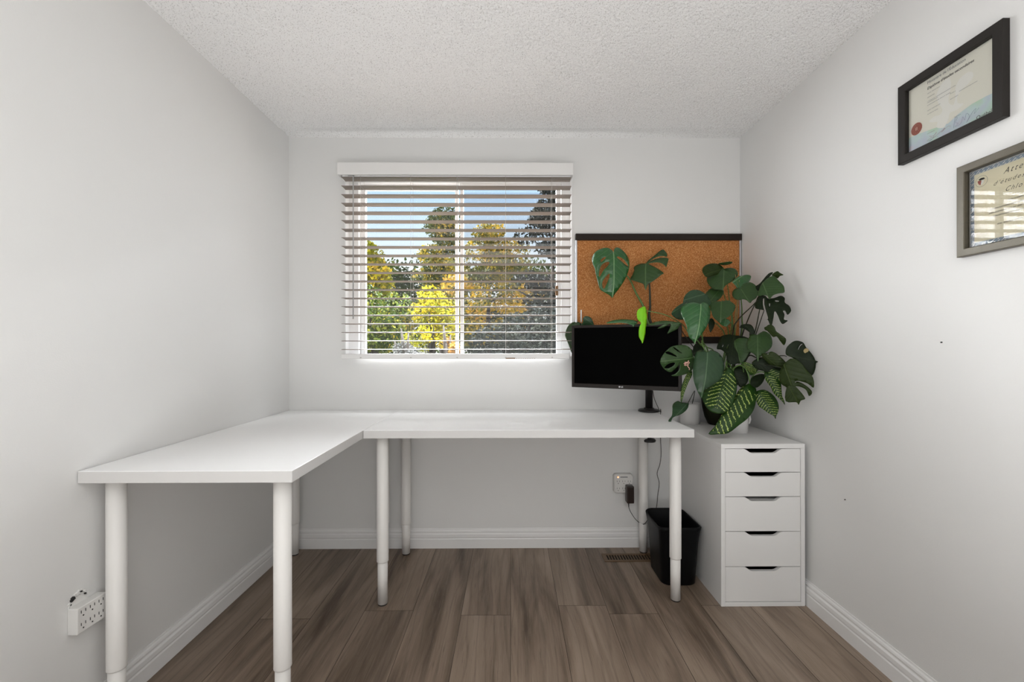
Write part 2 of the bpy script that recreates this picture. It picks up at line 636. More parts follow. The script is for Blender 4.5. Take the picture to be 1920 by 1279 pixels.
# ------------------------------------------------------------------ room shell
XL, XR, D, H = -1.2338, 1.288, 2.4606, 2.2885
YB = -1.25
T = .12
oL = at(646, 500, D).x
oR = at(1073.5, 500, D).x
oT, oB = 2.075, 1.060
mb = MB()
mb.box((XL - T, D, -.1), (oL, D + T, H + .1)).box((oR, D, -.1), (XR + T, D + T, H + .1))
mb.box((oL, D, -.1), (oR, D + T, oB)).box((oL, D, oT), (oR, D + T, H + .1))
struct('wall_back', mb, M['wall'])
struct('wall_left', MB().box((XL - T, YB, -.1), (XL, D, H + .1)), M['wall'])
struct('wall_right', MB().box((XR, YB, -.1), (XR + T, D, H + .1)), M['wall'])
struct('wall_rear', MB().box((XL - T, YB - T, -.1), (XR + T, YB, H + .1)), M['wall'])
# ceiling with a shallow recess, shaped to shade a dark band along the back wall
prof = [(YB, H), (D - .10, H), (D - .075, H - .003), (D - .055, H - .008), (D - .04, H - .009), (D - .028, H - .004), (D - .012, H - .006), (D, H - .012), (D, H + .1), (YB, H + .1)]
x0r, x1r = XL, XR
nrs = np.random.RandomState(5)
gs = .0036
ny, nx = int((D - 1.25) / gs), int((XR - XL) / gs)
hgt = 1 - nrs.rand(ny + 1, nx + 1) ** 3.0
for _ in range(1):
    p_ = np.pad(hgt, 1, mode='edge')
    hgt = (p_[1:-1, 1:-1] * 8 + p_[:-2, 1:-1] + p_[2:, 1:-1] + p_[1:-1, :-2] + p_[1:-1, 2:]) / 12
lowf = nrs.rand(ny // 12 + 3, nx // 12 + 3)
yy_, xx_ = np.mgrid[0:ny + 1, 0:nx + 1]
amp = .55 + .9 * lowf[yy_ // 12, xx_ // 12]
for _ in range(6):
    p_ = np.pad(amp, 1, mode='edge')
    amp = (p_[1:-1, 1:-1] + p_[:-2, 1:-1] + p_[2:, 1:-1] + p_[1:-1, :-2] + p_[1:-1, 2:]) / 5
shade_recess_y = [1.25] + [p[0] for p in prof[1:8]]
shade_recess_z = [H] + [p[1] for p in prof[1:8]]
yv = 1.25 + (D - 1.25) * np.arange(ny + 1) / ny
xv = XL + (XR - XL) * np.arange(nx + 1) / nx
zb_ = H + np.interp(yv, [2.350, 2.408, 2.424, D], [0, .016, .015, -.002])[:, None] * np.interp(xv, [-1.2, -.95, .35, .95, 1.2], [.35, .8, 1, .3, .1])[None, :]
zv = zb_ - ((hgt - .72) * amp) * .0052 * np.interp(yv, [1.25, 1.262, D - .09, D - .05], [0, 1, 1, .35])[:, None]
co_ = np.stack([np.broadcast_to(xv[None, :], zv.shape), np.broadcast_to(yv[:, None], zv.shape), zv], -1).reshape(-1, 3)
ii = (np.arange(ny)[:, None] * (nx + 1) + np.arange(nx)[None, :]).ravel()
fc = np.stack([ii, ii + nx + 1, ii + nx + 2, ii + 1], -1)
base_n = len(co_)
ext = [(XL, YB, H), (XR, YB, H), (XR, 1.25, H), (XL, 1.25, H), (XL, YB, H + .1), (XR, YB, H + .1), (XR, D, H + .1), (XL, D, H + .1)]
allv = np.vstack([co_, np.array(ext)])
me = bpy.data.meshes.new('ceiling')
b0 = base_n
me.from_pydata(allv.tolist(), [], fc.tolist() + [[b0, b0 + 3, b0 + 2, b0 + 1], [b0 + 4, b0 + 5, b0 + 6, b0 + 7]])
me.polygons.foreach_set('use_smooth', [True] * len(me.polygons))
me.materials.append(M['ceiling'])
o = link(bpy.data.objects.new('ceiling', me))
o['kind'] = 'structure'

# floor planks
pw = .2065
seams = {-5: 1.82, -3: 1.873, -1: 1.838, 1: 1.902, 2: 1.841, 4: 1.898}
rnd = random.Random(7)
bm = bmesh.new()
cl = bm.loops.layers.float_color.new('plank')
gap = .0007
for k in range(-6, 7):
    xa, xb = max(-.002 + k * pw, XL), min(-.002 + (k + 1) * pw, XR)
    if xb <= xa:
        continue
    s0 = seams.get(k, 1.26 + (k % 3) * .03)
    ys = sorted({YB, D} | {s0 + j * 1.22 for j in range(-3, 3) if YB < s0 + j * 1.22 < D})
    for ya, yb in zip(ys, ys[1:]):
        r = (rnd.random(), rnd.random(), rnd.random(), 1)
        vs = [bm.verts.new(p) for p in ((xa + gap, ya + gap, 0), (xb - gap, ya + gap, 0), (xb - gap, yb - gap, 0), (xa + gap, yb - gap, 0))]
        f = bm.faces.new(vs)
        for l_ in f.loops:
            l_[cl] = r
        lo = [bm.verts.new((v_.co.x, v_.co.y, -.003)) for v_ in vs]
        for i in range(4):
            f2 = bm.faces.new((vs[i], lo[i], lo[(i + 1) % 4], vs[(i + 1) % 4]))
            f2.material_index = 1
vs = [bm.verts.new(p) for p in ((XL, YB, -.003), (XR, YB, -.003), (XR, D, -.003), (XL, D, -.003))]
bm.faces.new(vs).material_index = 1
vs2 = [bm.verts.new((v_.co.x, v_.co.y, -.1)) for v_ in vs]
bm.faces.new(vs2[::-1]).material_index = 1
for i in range(4):
    bm.faces.new((vs[i], vs2[i], vs2[(i + 1) % 4], vs[(i + 1) % 4])).material_index = 1
me = bpy.data.meshes.new('floor')
bm.to_mesh(me)
bm.free()
me.materials.append(M['floor'])
me.materials.append(M['gap'])
fl = link(bpy.data.objects.new('floor', me))
fl['kind'] = 'structure'

# baseboards
bp = [(0, 0), (.014, 0), (.014, .050), (.0115, .054), (.0115, .057), (.0135, .061), (.0125, .076), (.008, .082), (.008, .087), (.0095, .090), (.0075, .097), (.004, .101), (.003, .107), (0, .107)]
struct('baseboard_left', MB().prism([(XL + a, YB, b) for a, b in bp], (0, D - YB, 0)), M['trim'])
struct('baseboard_right', MB().prism([(XR - a, YB, b) for a, b in bp], (0, D - YB, 0)), M['trim'])
struct('baseboard_back', MB().prism([(XL + .014, D - a, b) for a, b in bp], (XR - XL - .028, 0, 0)), M['trim'])

# ------------------------------------------------------------------ window
YG = D + .085
gl, gr = at(685, 500, YG).x, at(1042.5, 500, YG).x
m0, m1 = at(853.5, 500, YG).x, at(869.5, 500, YG).x
gt, gb_ = at(860, 356, YG).z, at(860, 663.5, YG).z
win = empty('window_1', (oL, D + .03, oB), 'white sliding window behind the open blinds in the back wall', 'window')
win['kind'] = 'structure'
mb = MB()
y0, y1 = D + .05, D + .12
mb.box((oL, y0, oB), (gl - .028, y1, oT)).box((gr + .028, y0, oB), (oR, y1, oT))
mb.box((gl - .028, y0, oB), (gr + .028, y1, gb_ - .022)).box((gl - .028, y0, gt + .028), (gr + .028, y1, oT))
mb.build('window_frame', M['vinyl'], win)
mb = MB()      # reveal lining
mb.box((oL, D + .001, oB), (oL + .006, y0, oT)).box((oR - .006, D + .001, oB), (oR, y0, oT))
mb.box((oL + .006, D + .001, oT - .006), (oR - .006, y0, oT)).box((oL + .006, D - .002, oB), (oR - .006, y0, oB + .006))
mb.build('window_sill', M['vinyl'], win)
for nm, a, b, yy in (('sash', gl, m0, YG + .015), ('sash', m1, gr, YG - .01)):
    s_ = .026
    mb = MB()
    a0 = a - s_ if a == gl else a - .018
    b0 = b + s_ if b == gr else b + .018
    mb.box((a0, yy - .014, gb_ - .022), (a, yy + .014, gt + .028), .002).box((b, yy - .014, gb_ - .022), (b0, yy + .014, gt + .028), .002)
    mb.box((a, yy - .014, gb_ - .022), (b, yy + .014, gb_), .002).box((a, yy - .014, gt), (b, yy + .014, gt + .028), .002)
    so = mb.build('sash', M['vinyl'], win)
    MB().box((a, yy - .003, gb_), (b, yy + .003, gt)).build('pane', M['glass'], so)
mb = MB()
mb.face([(m1, YG + .045, gb_), (gr, YG + .045, gb_), (gr, YG + .045, gt), (m1, YG + .045, gt)])
mb.build('insect_screen', M['mesh_screen'], win)
lp = at(1044, 545, YG - .03)
mb = MB().box((lp.x - .008, YG - .034, lp.z - .028), (lp.x + .008, YG - .02, lp.z + .028), .003)
mb.tube([(lp.x, YG - .034, lp.z + .01), (lp.x - .008, YG - .045, lp.z - .005), (lp.x - .002, YG - .045, lp.z - .03)], .004, 8)
mb.build('latch', M['label_brown'], win)

# ------------------------------------------------------------------ blinds
bn, bf = 2.370, 2.430
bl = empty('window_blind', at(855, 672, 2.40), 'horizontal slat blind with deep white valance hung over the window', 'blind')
vl, vr = at(632, 316, 2.352), at(1075, 316, 2.352)
vt, vb = at(850, 304.5, 2.352).z, at(850, 327.5, 2.352).z
mb = MB().box((vl.x, 2.352, vb), (vr.x, 2.366, vt), .003)
mb.box((vl.x, 2.366, vb), (vl.x + .012, D - .001, vt), .002).box((vr.x - .012, 2.366, vb), (vr.x, D - .001, vt), .002)
mb.build('valance', M['valance'], bl)
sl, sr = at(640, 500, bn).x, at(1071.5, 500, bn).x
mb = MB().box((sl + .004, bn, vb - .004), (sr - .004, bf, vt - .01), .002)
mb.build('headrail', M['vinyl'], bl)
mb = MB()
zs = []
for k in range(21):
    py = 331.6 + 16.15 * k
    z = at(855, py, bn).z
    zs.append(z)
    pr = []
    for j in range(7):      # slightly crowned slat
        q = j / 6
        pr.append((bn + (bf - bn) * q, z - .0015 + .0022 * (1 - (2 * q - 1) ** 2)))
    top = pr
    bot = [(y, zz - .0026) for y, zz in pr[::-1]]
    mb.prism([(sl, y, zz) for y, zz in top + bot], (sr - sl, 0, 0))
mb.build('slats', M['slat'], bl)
zr1, zr0 = at(855, 663.5, bn).z, at(855, 673, bn).z
br_ = MB().box((sl - .002, bn, zr0), (at(1068, 668, bn).x, bf, zr1), .004, 3).build('bottom_rail', M['valance'], bl)
mb = MB()
for px in (676, 770, 857, 948, 1035):
    xx = at(px, 400, bn).x
    for yy in (bn - .001, bf + .001):
        mb.tube([(xx, yy, zr1), (xx, yy, vb)], .0007, 5)
    mb.box((xx - .004, bn - .0015, zr0 + .004), (xx + .004, bn + .001, zr0 + .010))
    for z in zs[1:]:
        mb.tube([(xx, bn, z - .004), (xx, bf, z - .004)], .0005, 4)
mb.build('ladder_cord', M['cord'], bl)
wt, wb = at(661.5, 329, 2.352), at(661.5, 598, 2.352)
mb = MB().tube([(wt.x, 2.362, wt.z + .006), (wt.x, 2.358, wt.z - .015), (wb.x, 2.358, wb.z)], .0034, 8)
mb.tube([(wt.x - .03, 2.362, wt.z + .002), (wt.x, 2.362, wt.z + .006)], .0018, 6)
mb.build('tilt_wand', M['wand'], bl)
p0, p1 = at(948, 671, bn), at(966, 673, bn)
mb = MB().box((p0.x, bn - .0006, p1.z), (p1.x, bn + .001, p0.z))
p2 = at(1005, 671, bn)
for i in range(9):
    q = p1.x + .004 + i * .012
    mb.box((q, bn - .0005, p1.z + .001), (q + .008, bn + .001, p1.z + .0028))
mb.build('label_strip', M['label_brown'], br_)

# ------------------------------------------------------------------ desks
HD, TH = .7674, .034
LEG_R = .025


def leg(parent, x, y, top, joint):
    mb = MB().lathe((x, y, 0), [(.0212, .006), (.0215, joint + .02)], 28)
    lo = mb.build('leg', [M['leg_white']], parent)
    MB().lathe((x, y, 0), [(LEG_R, joint), (LEG_R + .0003, joint + .002), (LEG_R, joint + .005), (LEG_R, top)], 28).build('upper_tube', M['leg_white'], lo)
    MB().lathe((x, y, 0), [(.0190, 0), (.0195, .001), (.0205, .009)], 24).build('foot_cap', M['blackrub'], lo)
    MB().lathe((x, y, 0), [(.05, top - .004), (.05, top)], 24).build('mounting_plate', M['leg_white'], lo)


def desk(name, x0, x1, ya, yb, legs, label):
    e = empty(name, ((x0 + x1) / 2, (ya + yb) / 2, 0), label, 'desk', 'white desks forming the L')
    mb = MB().box((x0, ya, HD - TH), (x1, yb, HD), .0012, 1)
    top = mb.build('tabletop', [M['laminate'], M['edge_band']], e)
    for p in top.data.polygons:
        if abs(p.normal.z) < .5:
            p.material_index = 1
    for lx, ly, j in legs:
        leg(e, lx, ly, HD - TH, j)
    return e


xd = XL + .6096
desk('desk', XL + .002, xd, 1.2601, D - .002,
     [(-1.176, 1.322, .165), (-.683, 1.322, .165), (-1.168, 2.385, .17), (-.683, 2.385, .17)],
     'white desk running along the left wall, its end nearest the viewer')
desk('desk', xd + .0015, .779, 1.8612, D - .002,
     [(-.559, 1.922, .188), (.727, 1.940, .188), (-.567, 2.385, .165), (.722, 2.395, .165)],
     'white desk under the window along the back wall carrying the monitor')

# ------------------------------------------------------------------ drawer unit
cx0, cx1, cy0, cy1, ch = .905, 1.268, 1.8874, 2.444, .70
cab = empty('drawer_unit', ((cx0 + cx1) / 2, (cy0 + cy1) / 2, 0), 'narrow white five drawer cabinet with plants standing on it by the right wall', 'cabinet')
t_ = .018
mb = MB()
mb.box((cx0, cy0, .0), (cx0 + t_, cy1, ch - .02), .0008, 1).box((cx1 - t_, cy0, .0), (cx1, cy1, ch - .02), .0008, 1)
mb.box((cx0 + t_, cy0, .0), (cx1 - t_, cy1 - .006, t_), .0008, 1).box((cx0 + t_, cy1 - .006, 0), (cx1 - t_, cy1, ch - .02))
mb.build('body', M['cabinet'], cab)
MB().box((cx0, cy0, ch - .02), (cx1, cy1, ch), .0012, 2).build('top_panel', M['cabinet'], cab)
zz = [.680, .578, .473, .323, .171, .020]
fx0, fx1 = cx0 + t_ + .0015, cx1 - t_ - .0015
cxm = (fx0 + fx1) / 2 + .001


def smooth(a, b, k=6):
    return [(a[0] + (b[0] - a[0]) * i / k, a[1] + (b[1] - a[1]) * (3 * (i / k) ** 2 - 2 * (i / k) ** 3)) for i in range(k + 1)]


for i in range(5):
    zt, zb = zz[i] - .0015, zz[i + 1] + .0008
    cut = smooth((cxm - .084, zt - .0005), (cxm - .047, zt - .0185)) + smooth((cxm + .047, zt - .0185), (cxm + .084, zt - .0005))
    pts = [(fx0, zb), (fx0, zt)] + cut + [(fx1, zt), (fx1, zb)]
    dr = MB().prism([(x, cy0 + .002, z) for x, z in pts], (0, .016, 0)).build('drawer', M['cabinet'], cab)
    yb_ = cy1 - .03
    mb = MB()
    hb = (zt - zb) * .62
    mb.box((fx0 + .008, cy0 + .018, zb + .006), (fx0 + .018, yb_, zb + hb)).box((fx1 - .018, cy0 + .018, zb + .006), (fx1 - .008, yb_, zb + hb))
    mb.box((fx0 + .018, cy0 + .018, zb + .006), (fx1 - .018, yb_, zb + .010)).box((fx0 + .018, yb_ - .01, zb + .01), (fx1 - .018, yb_, zb + hb))
    mb.build('drawer_box', M['slot'] if i != 2 else M['cabinet'], dr)  # near-black boxes: the unlit dark behind the grips is coloured in
# papers seen through the third drawer's grip
mb = MB()
z3 = zz[3] + .0108
for k in range(9):
    dx = rnd.uniform(-.006, .006)
    dy = rnd.uniform(-.006, .006)
    mb.box((cxm - .09 + dx, cy0 + .03 + dy, z3 + k * .0135), (cxm + .10 + dx, cy0 + .27 + dy, z3 + (k + 1) * .0135 - .002))
o = mb.build('paper_stack', M['paper_white'])
tag(o, 'pale papers showing through the grip of the middle drawer', 'papers')

# ------------------------------------------------------------------ waste bin
bx0, bx1, by0, by1, bh = .690, .894, 2.025, 2.285, .282


def rrect(x0, x1, y0, y1, r, z, k=5):
    out = []
    for (cx, cy, a0) in ((x1 - r, y1 - r, 0), (x0 + r, y1 - r, 90), (x0 + r, y0 + r, 180), (x1 - r, y0 + r, 270)):
        for j in range(k + 1):
            a = math.radians(a0 + 90 * j / k)
            out.append(V((cx + r * math.cos(a), cy + r * math.sin(a), z)))
    return out


def loft(mb, rings, cap0=True, cap1=True):
    R = [[mb.bm.verts.new(p) for p in r] for r in rings]
    n_ = len(R[0])
    for a, b in zip(R, R[1:]):
        for k in range(n_):
            f = mb.bm.faces.new((a[k], a[(k + 1) % n_], b[(k + 1) % n_], b[k]))
            f.smooth = True
            f.material_index = mb.mi
    if cap0:
        mb.bm.faces.new(R[0][::-1]).material_index = mb.mi
    if cap1:
        mb.bm.faces.new(R[-1]).material_index = mb.mi


binr = []
for q, ex, ins in ((0, 0, .004), (.02, 0, 0), (.5, .35, 0), (.80, .62, 0), (.93, .85, 0), (.99, 1, 0), (1, 1, .002), (1, 1, .004), (.98, .98, .006), (.6, .4, .004), (.04, .04, .004)):
    i_ = .020 * (1 - ex) + ins
    z = bh * q
    rg = rrect(bx0 + i_, bx1 - i_, by0 + i_ * 1.3, by1 - i_ * 1.3, .04, z)
    if q > .9:
        for p in rg:      # rim dips in the middle of its long sides
            u_ = (p.y - (by0 + by1) / 2) / ((by1 - by0) / 2)
            p.z -= .012 * (1 - u_ * u_)
    binr.append(rg)
mb = MB()
loft(mb, binr)
o = mb.build('waste_bin', M['bin'])
tag(o, 'black plastic waste bin with flared rim standing between desk leg and drawer cabinet', 'waste bin')

# ------------------------------------------------------------------ floor vent
va, vb2 = atZ(1130, 1041, .004), atZ(1136, 1055, .004)
ve = empty('floor_vent', (.64, 2.33, 0), 'brown slotted heating register set in the floor by the back wall', 'floor vent')
mb = MB()
x0, x1, yA, yB = .487, .790, 2.285, 2.372
mb.box((x0, yA, 0), (x1, yA + .016, .004), .001, 1).box((x0, yB - .018, 0), (x1, yB, .004), .001, 1)
mb.box((x0, yA + .016, 0), (x0 + .022, yB - .018, .004)).box((x1 - .022, yA + .016, 0), (x1, yB - .018, .004))
k = 0
x = x0 + .022
while x < x1 - .028:
    mb.box((x + .0085, yA + .016, .0005), (x + .0145, yB - .018, .0036))
    x += .0145
mb.build('grille', M['vent'], ve)
MB().box((x0 + .01, yA + .01, .0001), (x1 - .01, yB - .01, .0006)).build('duct_shade', M['ventdark'], ve)  # near-black sheet coloured as the shade down the duct


# ------------------------------------------------------------------ wall taps
def sockets(parent, org, ux, uz, nrm, cols, rows, w, h):
    """each socket: a pair of slots and a round ground hole, as shallow dark pieces"""
    org, ux, uz, nrm = V(org), V(ux), V(uz), V(nrm)
    for r in range(rows):
        for c in range(cols):
            mb = MB()
            p = org + ux * (w * (c + .5) / cols) + uz * (h * (r + .5) / rows)
            for dx in (-.0065, .0065):
                q = p + ux * dx + uz * .005
                pts = [q - ux * .0008 - uz * .004, q + ux * .0008 - uz * .004, q + ux * .0008 + uz * .004, q - ux * .0008 + uz * .004]
                mb.prism(pts, nrm * .0006)
            q = p - uz * .007
            pts = [q + ux * .0021 * math.cos(a * PI / 4) + uz * .0021 * math.sin(a * PI / 4) for a in range(8)]
            mb.prism(pts, nrm * .0006)
            mb.build('socket', M['slot'], parent)


ax0, ax1, az1, az0 = at(1151.5, 900, 2.43).x, at(1187.5, 900, 2.43).x, at(1170, 889.5, 2.43).z, at(1170, 925.5, 2.43).z
wt_ = empty('wall_tap', ((ax0 + ax1) / 2, D, az0), 'white six outlet wall tap with glowing light on the back wall', 'wall tap')
mb = MB()
R_ = []
for yy, ins in ((D - .0005, 0), (D - .026, .001), (D - .030, .005)):
    r = .014
    R_.append([V((p.x, yy, p.y)) for p in rrect(ax0 + ins, ax1 - ins, az0 + ins, az1 - ins, r, 0)])
loft(mb, R_)
mb.build('housing', M['outlet'], wt_)
sockets(wt_, (ax0 + .008, D - .0302, az0 + .004), (1, 0, 0), (0, 0, 1), (0, -1, 0), 3, 2, .092, .078)
MB().box((ax0 + .034, D - .0308, az1 - .018), (ax0 + .075, D - .03, az1 - .013)).build('printed_line', M['ink_grey'], wt_)
MB().tube([(ax0 + .022, D - .0295, az1 - .016), (ax0 + .022, D - .0312, az1 - .016)], .0035, 12).build('indicator_light', M['led'], wt_)

pa0, pa1 = at(1173.5, 911, 2.40), at(1188, 943, 2.40)
ad = empty('power_adapter', (pa0.x, 2.39, pa1.z), 'dark brown power adapter plugged into the wall tap', 'power adapter')
MB().box((pa0.x + .003, 2.385, pa1.z), (pa1.x, D - .0315, pa0.z), .005, 3).build('body', M['brown'], ad)
cp = [at(1178.5, 942, 2.41), at(1179, 951, 2.41), at(1183, 961, 2.41), at(1191, 973, 2.41), at(1200, 981, 2.40), at(1207, 983, 2.37), at(1213, 977, 2.355), at(1217, 973, 2.352)]
cp += [at(1222, 982, 2.36), at(1219, 990, 2.40)]
MB().tube([V(p) for p in crom(cp, 4, False)], .0017, 7).build('cable', M['black'], ad)
MB().tube([cp[0] + V((0, 0, .004)), cp[1]], [.004, .0022], 8).build('strain_relief', M['black'], ad)

# thin white cable end leaning behind the rear desk leg
cs = [at(1217, 973, 2.42), at(1218, 1000, 2.40), at(1220, 1020, 2.38)]
e_ = atZ(1221.5, 1033, .003)
mb = MB().tube([V(p) for p in crom(cs + [e_], 4, False)], .0013, 7)
mb.tube([e_, e_ + V((.001, -.001, .018))], .003, 8)
o = mb.build('white_cord', M['outlet'])
tag(o, 'thin white cord hanging to the floor beside the rear right desk leg', 'cord')

# left wall tap
lx = XL
ly0, ly1, lz1, lz0 = 1.233, 1.322, .3917, .318
lt = empty('wall_tap', (lx, 1.27, lz0), 'white six outlet wall tap on the left wall below the desk end', 'wall tap')
MB().box((lx, ly0, lz0), (lx + .028, ly1, lz1), .0025, 2).build('housing', M['outlet'], lt)
sockets(lt, (lx + .0281, ly0 + .004, lz0 + .002), (0, 1, 0), (0, 0, 1), (1, 0, 0), 3, 2, .080, .070)
mb = MB()      # torn wall plate edge and flaking paint above the tap
for k in range(26):
    y = ly0 + .002 + k * .0022
    z = lz1 + .004 + .022 * math.sin(PI * k / 26) + rnd.uniform(-.004, .005)
    a = rnd.uniform(.002, .006)
    mb.mi = int(k in (2, 3, 4, 15, 21))
    mb.prism([(lx, y, z), (lx, y + a, z + a * .4), (lx, y + a * .6, z + a * 1.5), (lx, y - a * .4, z + a)], (rnd.uniform(.002, .008), 0, 0))
mb.mi = 0
mb.prism([(lx, ly0 + .002, lz1), (lx, ly0 + .005, lz1 + .010), (lx, ly0 + .02, lz1 + .023), (lx, ly0 + .04, lz1 + .020), (lx, ly0 + .06, lz1)], (.0025, 0, 0))
mb.build('chipped_plate', [M['outlet'], M['slot']], lt)

# ------------------------------------------------------------------ monitor
mTL, mTR = V((.323, 2.33, 1.232)), V((.812, 2.087, 1.232))
mu = (mTR - mTL)
mw = mu.length
mu.normalize()
mn = V((mu.y, -mu.x, 0)).normalized()          # towards the room
if mn.y > 0:
    mn = -mn
mh = .326
mo_ = V((mTL.x, mTL.y, mTL.z - mh))
mon = empty('monitor', (.751, 2.385, HD), 'black flat monitor on a round desk clamp stand in front of the cork board', 'monitor')


def mbox(mb, a0, a1, d0, d1, z0, z1, bev=0):
    """box in monitor axes: along, out of the screen, up"""
    bb = MB().box((a0, d0, z0), (a1, d1, z1), bev)
    mt = Matrix(((mu.x, mn.x, 0, mo_.x), (mu.y, mn.y, 0, mo_.y), (0, 0, 1, mo_.z), (0, 0, 0, 1)))
    bb.bm.transform(mt)
    me = bpy.data.meshes.new('x')
    bb.bm.to_mesh(me)
    mb.bm.from_mesh(me)
    bpy.data.meshes.remove(me)
    bb.bm.free()


mb = MB()
bz = .014
mbox(mb, 0, bz, -.03, 0, 0, mh, .0015)
mbox(mb, mw - bz, mw, -.03, 0, 0, mh, .0015)
mbox(mb, bz, mw - bz, -.03, 0, mh - bz, mh, .0015)
mbox(mb, bz, mw - bz, -.03, 0, 0, .021, .0015)
mb.build('bezel', M['bezel'], mon)
mb = MB()
mbox(mb, bz, mw - bz, -.012, -.003, .021, mh - bz)
mb.build('screen', M['screen'], mon)
mb = MB()
mbox(mb, .004, mw - .004, -.036, -.012, .004, mh - .004, .004)
mbox(mb, mw * .3, mw * .7, -.052, -.034, .05, mh - .08, .008)
mb.build('back_cover', M['black'], mon)
MT = Matrix(((mu.x, 0, mn.x, mo_.x), (mu.y, 0, mn.y, mo_.y), (0, 1, 0, mo_.z), (0, 0, 0, 1)))
mb = MB()
c0 = MT @ Matrix.Translation((mw * .462, .0108, .0006))
mb.prism([c0 @ V((.0038 * math.cos(a * PI / 10), .0038 * math.sin(a * PI / 10), 0)) for a in range(20)], mn * .0004)
text_into(mb, 'LG', .0095, MT @ Matrix.Translation((mw * .474, .0075, .0008)), bold=.0003)
mb.build('logo', M['grey_logo'], mon)
bc = V((.751, 2.385, HD))
MB().lathe(bc, [(.052, 0), (.057, .002), (.057, .008), (.052, .012), (.028, .014), (.026, .020)], 36).build('base', M['metal_black'], mon)
MB().lathe(bc, [(.0195, .012), (.0195, .165), (.0215, .166), (.0215, .24), (.019, .243)], 28).build('pole', M['metal_black'], mon)
vc = MT @ V((mw * .5, mh * .55, -.05))
mb = MB()
mb.tube([(bc.x, bc.y, HD + .21), ((bc.x + vc.x) / 2 + .02, (bc.y + vc.y) / 2 + .035, HD + .23), (vc.x, vc.y + .01, vc.z)], .014, 12)
mb.box((bc.x + .018, bc.y - .016, HD + .13), (bc.x + .042, bc.y + .014, HD + .165), .003)
mb.build('arm', M['metal_black'], mon)
mb = MB()
zc = HD - TH
mb.box((bc.x - .035, bc.y - .03, zc - .004), (bc.x + .03, bc.y + .045, zc - .0005), .001)
mb.box((bc.x - .01, bc.y - .012, zc - .115), (bc.x + .01, bc.y + .012, zc - .004), .003)
mb.lathe((bc.x, bc.y, zc - .132), [(.012, 0), (.034, .003), (.036, .012), (.03, .018), (.012, .02)], 20)
mb.build('clamp', M['black'], mon)
# cables
c1 = [at(1224, 733, 2.36), at(1227, 748, 2.39), at(1233, 762, 2.415), at(1239, 774, 2.442), V((at(1240, 775, 2.447).x, 2.4595, HD + .002))]
c2 = [V((c1[-1].x, 2.4595, HD - .05)), at(1238.5, 819, 2.450), at(1239.5, 850, 2.44), at(1237.5, 870, 2.44), at(1232, 888, 2.44), at(1236, 906, 2.42), at(1233, 930, 2.38), at(1231, 951, 2.33), V((.748, 2.325, .15)), V((.76, 2.33, .004))]
MB().tube([V(p) for p in crom(c1 + c2, 4, False)], .0018, 7).build('power_cord', M['brown'], mon)

# ------------------------------------------------------------------ cork board
kx0, kx1 = at(1079, 500, 2.44).x, min(at(1390.5, 500, 2.44).x, XR - .002)
kt, kb = at(1230, 438, 2.435).z, at(1300, 644, 2.435).z
kt1, kb1 = at(1230, 450, 2.435).z, at(1300, 631.5, 2.435).z
cb = empty('cork_board', ((kx0 + kx1) / 2, D, kb), 'cork notice board with dark rails and silver sides behind the monitor and plants', 'cork board')
MB().box((kx0 + .006, D - .012, kb1 - .004), (kx1 - .006, D - .001, kt1 + .004)).build('cork_panel', M['cork'], cb)
MB().box((kx0, D - .026, kt1), (kx1, D - .001, kt), .002).build('top_rail', M['boardrail'], cb)
MB().box((kx0, D - .026, kb), (kx1, D - .001, kb1), .002).build('bottom_rail', M['boardrail'], cb)
for x in (kx0, kx1 - .010):
    MB().box((x, D - .020, kb1), (x + .010, D - .001, kt1), .0015).build('side_rail', M['silver'], cb)
sp0, sp1 = at(1088.5, 581, 2.446), at(1091, 604, 2.446)
o = MB().box((sp0.x, D - .0145, sp1.z), (sp1.x, D - .0125, sp0.z)).build('paper_strip', M['paper_white'])
tag(o, 'narrow white strip stuck at the left edge of the cork board', 'paper strip')


# ------------------------------------------------------------------ framed certificates on the right wall
def wallmtx(y, z, dx=0.0):
    """local x runs to the right as seen (towards the viewer), y up, z into the room"""
    return Matrix(((0, 0, -1, XR - dx), (-1, 0, 0, y), (0, 1, 0, z), (0, 0, 0, 1)))


def picture(name, yl, zt, wid, hei, fw, dep, fm, label, fgroup=None):
    e = empty(name, (XR, yl - wid / 2, zt - hei), label, 'certificate')
    m_ = wallmtx(yl, zt - hei)
    mb = MB()
    # mitred frame profile
    o4 = [(0, 0), (wid, 0), (wid, hei), (0, hei)]
    prf = [(0, .001), (0, dep - .001), (.0015, dep), (fw - .002, dep), (fw, dep - .0015), (fw, .004)]
    rings = []
    for ins, zz_ in prf:
        rings.append([m_ @ V((x + (ins if x == 0 else -ins), y + (ins if y == 0 else -ins), zz_)) for x, y in o4])
    R = [[mb.bm.verts.new(p) for p in r] for r in rings]
    for a, b in zip(R, R[1:]):
        for k in range(4):
            mb.bm.faces.new((a[k], a[(k + 1) % 4], b[(k + 1) % 4], b[k]))
    mb.build('frame', fm, e)
    return e, m_


def flat(mb, m_, pts, z):
    mb.face([m_ @ V((x, y, z)) for x, y in pts])


# --- diploma, black frame
W1, H1, fw1 = .308, .2540, .0262
e1, m1_ = picture('framed_certificate', 1.432, 1.9665, W1, H1, fw1, .020, M['frame_black'],
                  'black framed diploma with red seal, the higher of two on the right wall')
zp = .0062
mb = MB()
flat(mb, m1_, [(fw1 - .003, fw1 - .003), (W1 - fw1 + .003, fw1 - .003), (W1 - fw1 + .003, H1 - fw1 + .003), (fw1 - .003, H1 - fw1 + .003)], zp)
doc = mb.build('document', M['paper'], e1)
iw, ih = W1 - 2 * fw1, H1 - 2 * fw1


def P1(a, b):
    return (fw1 + a * iw, fw1 + b * ih)


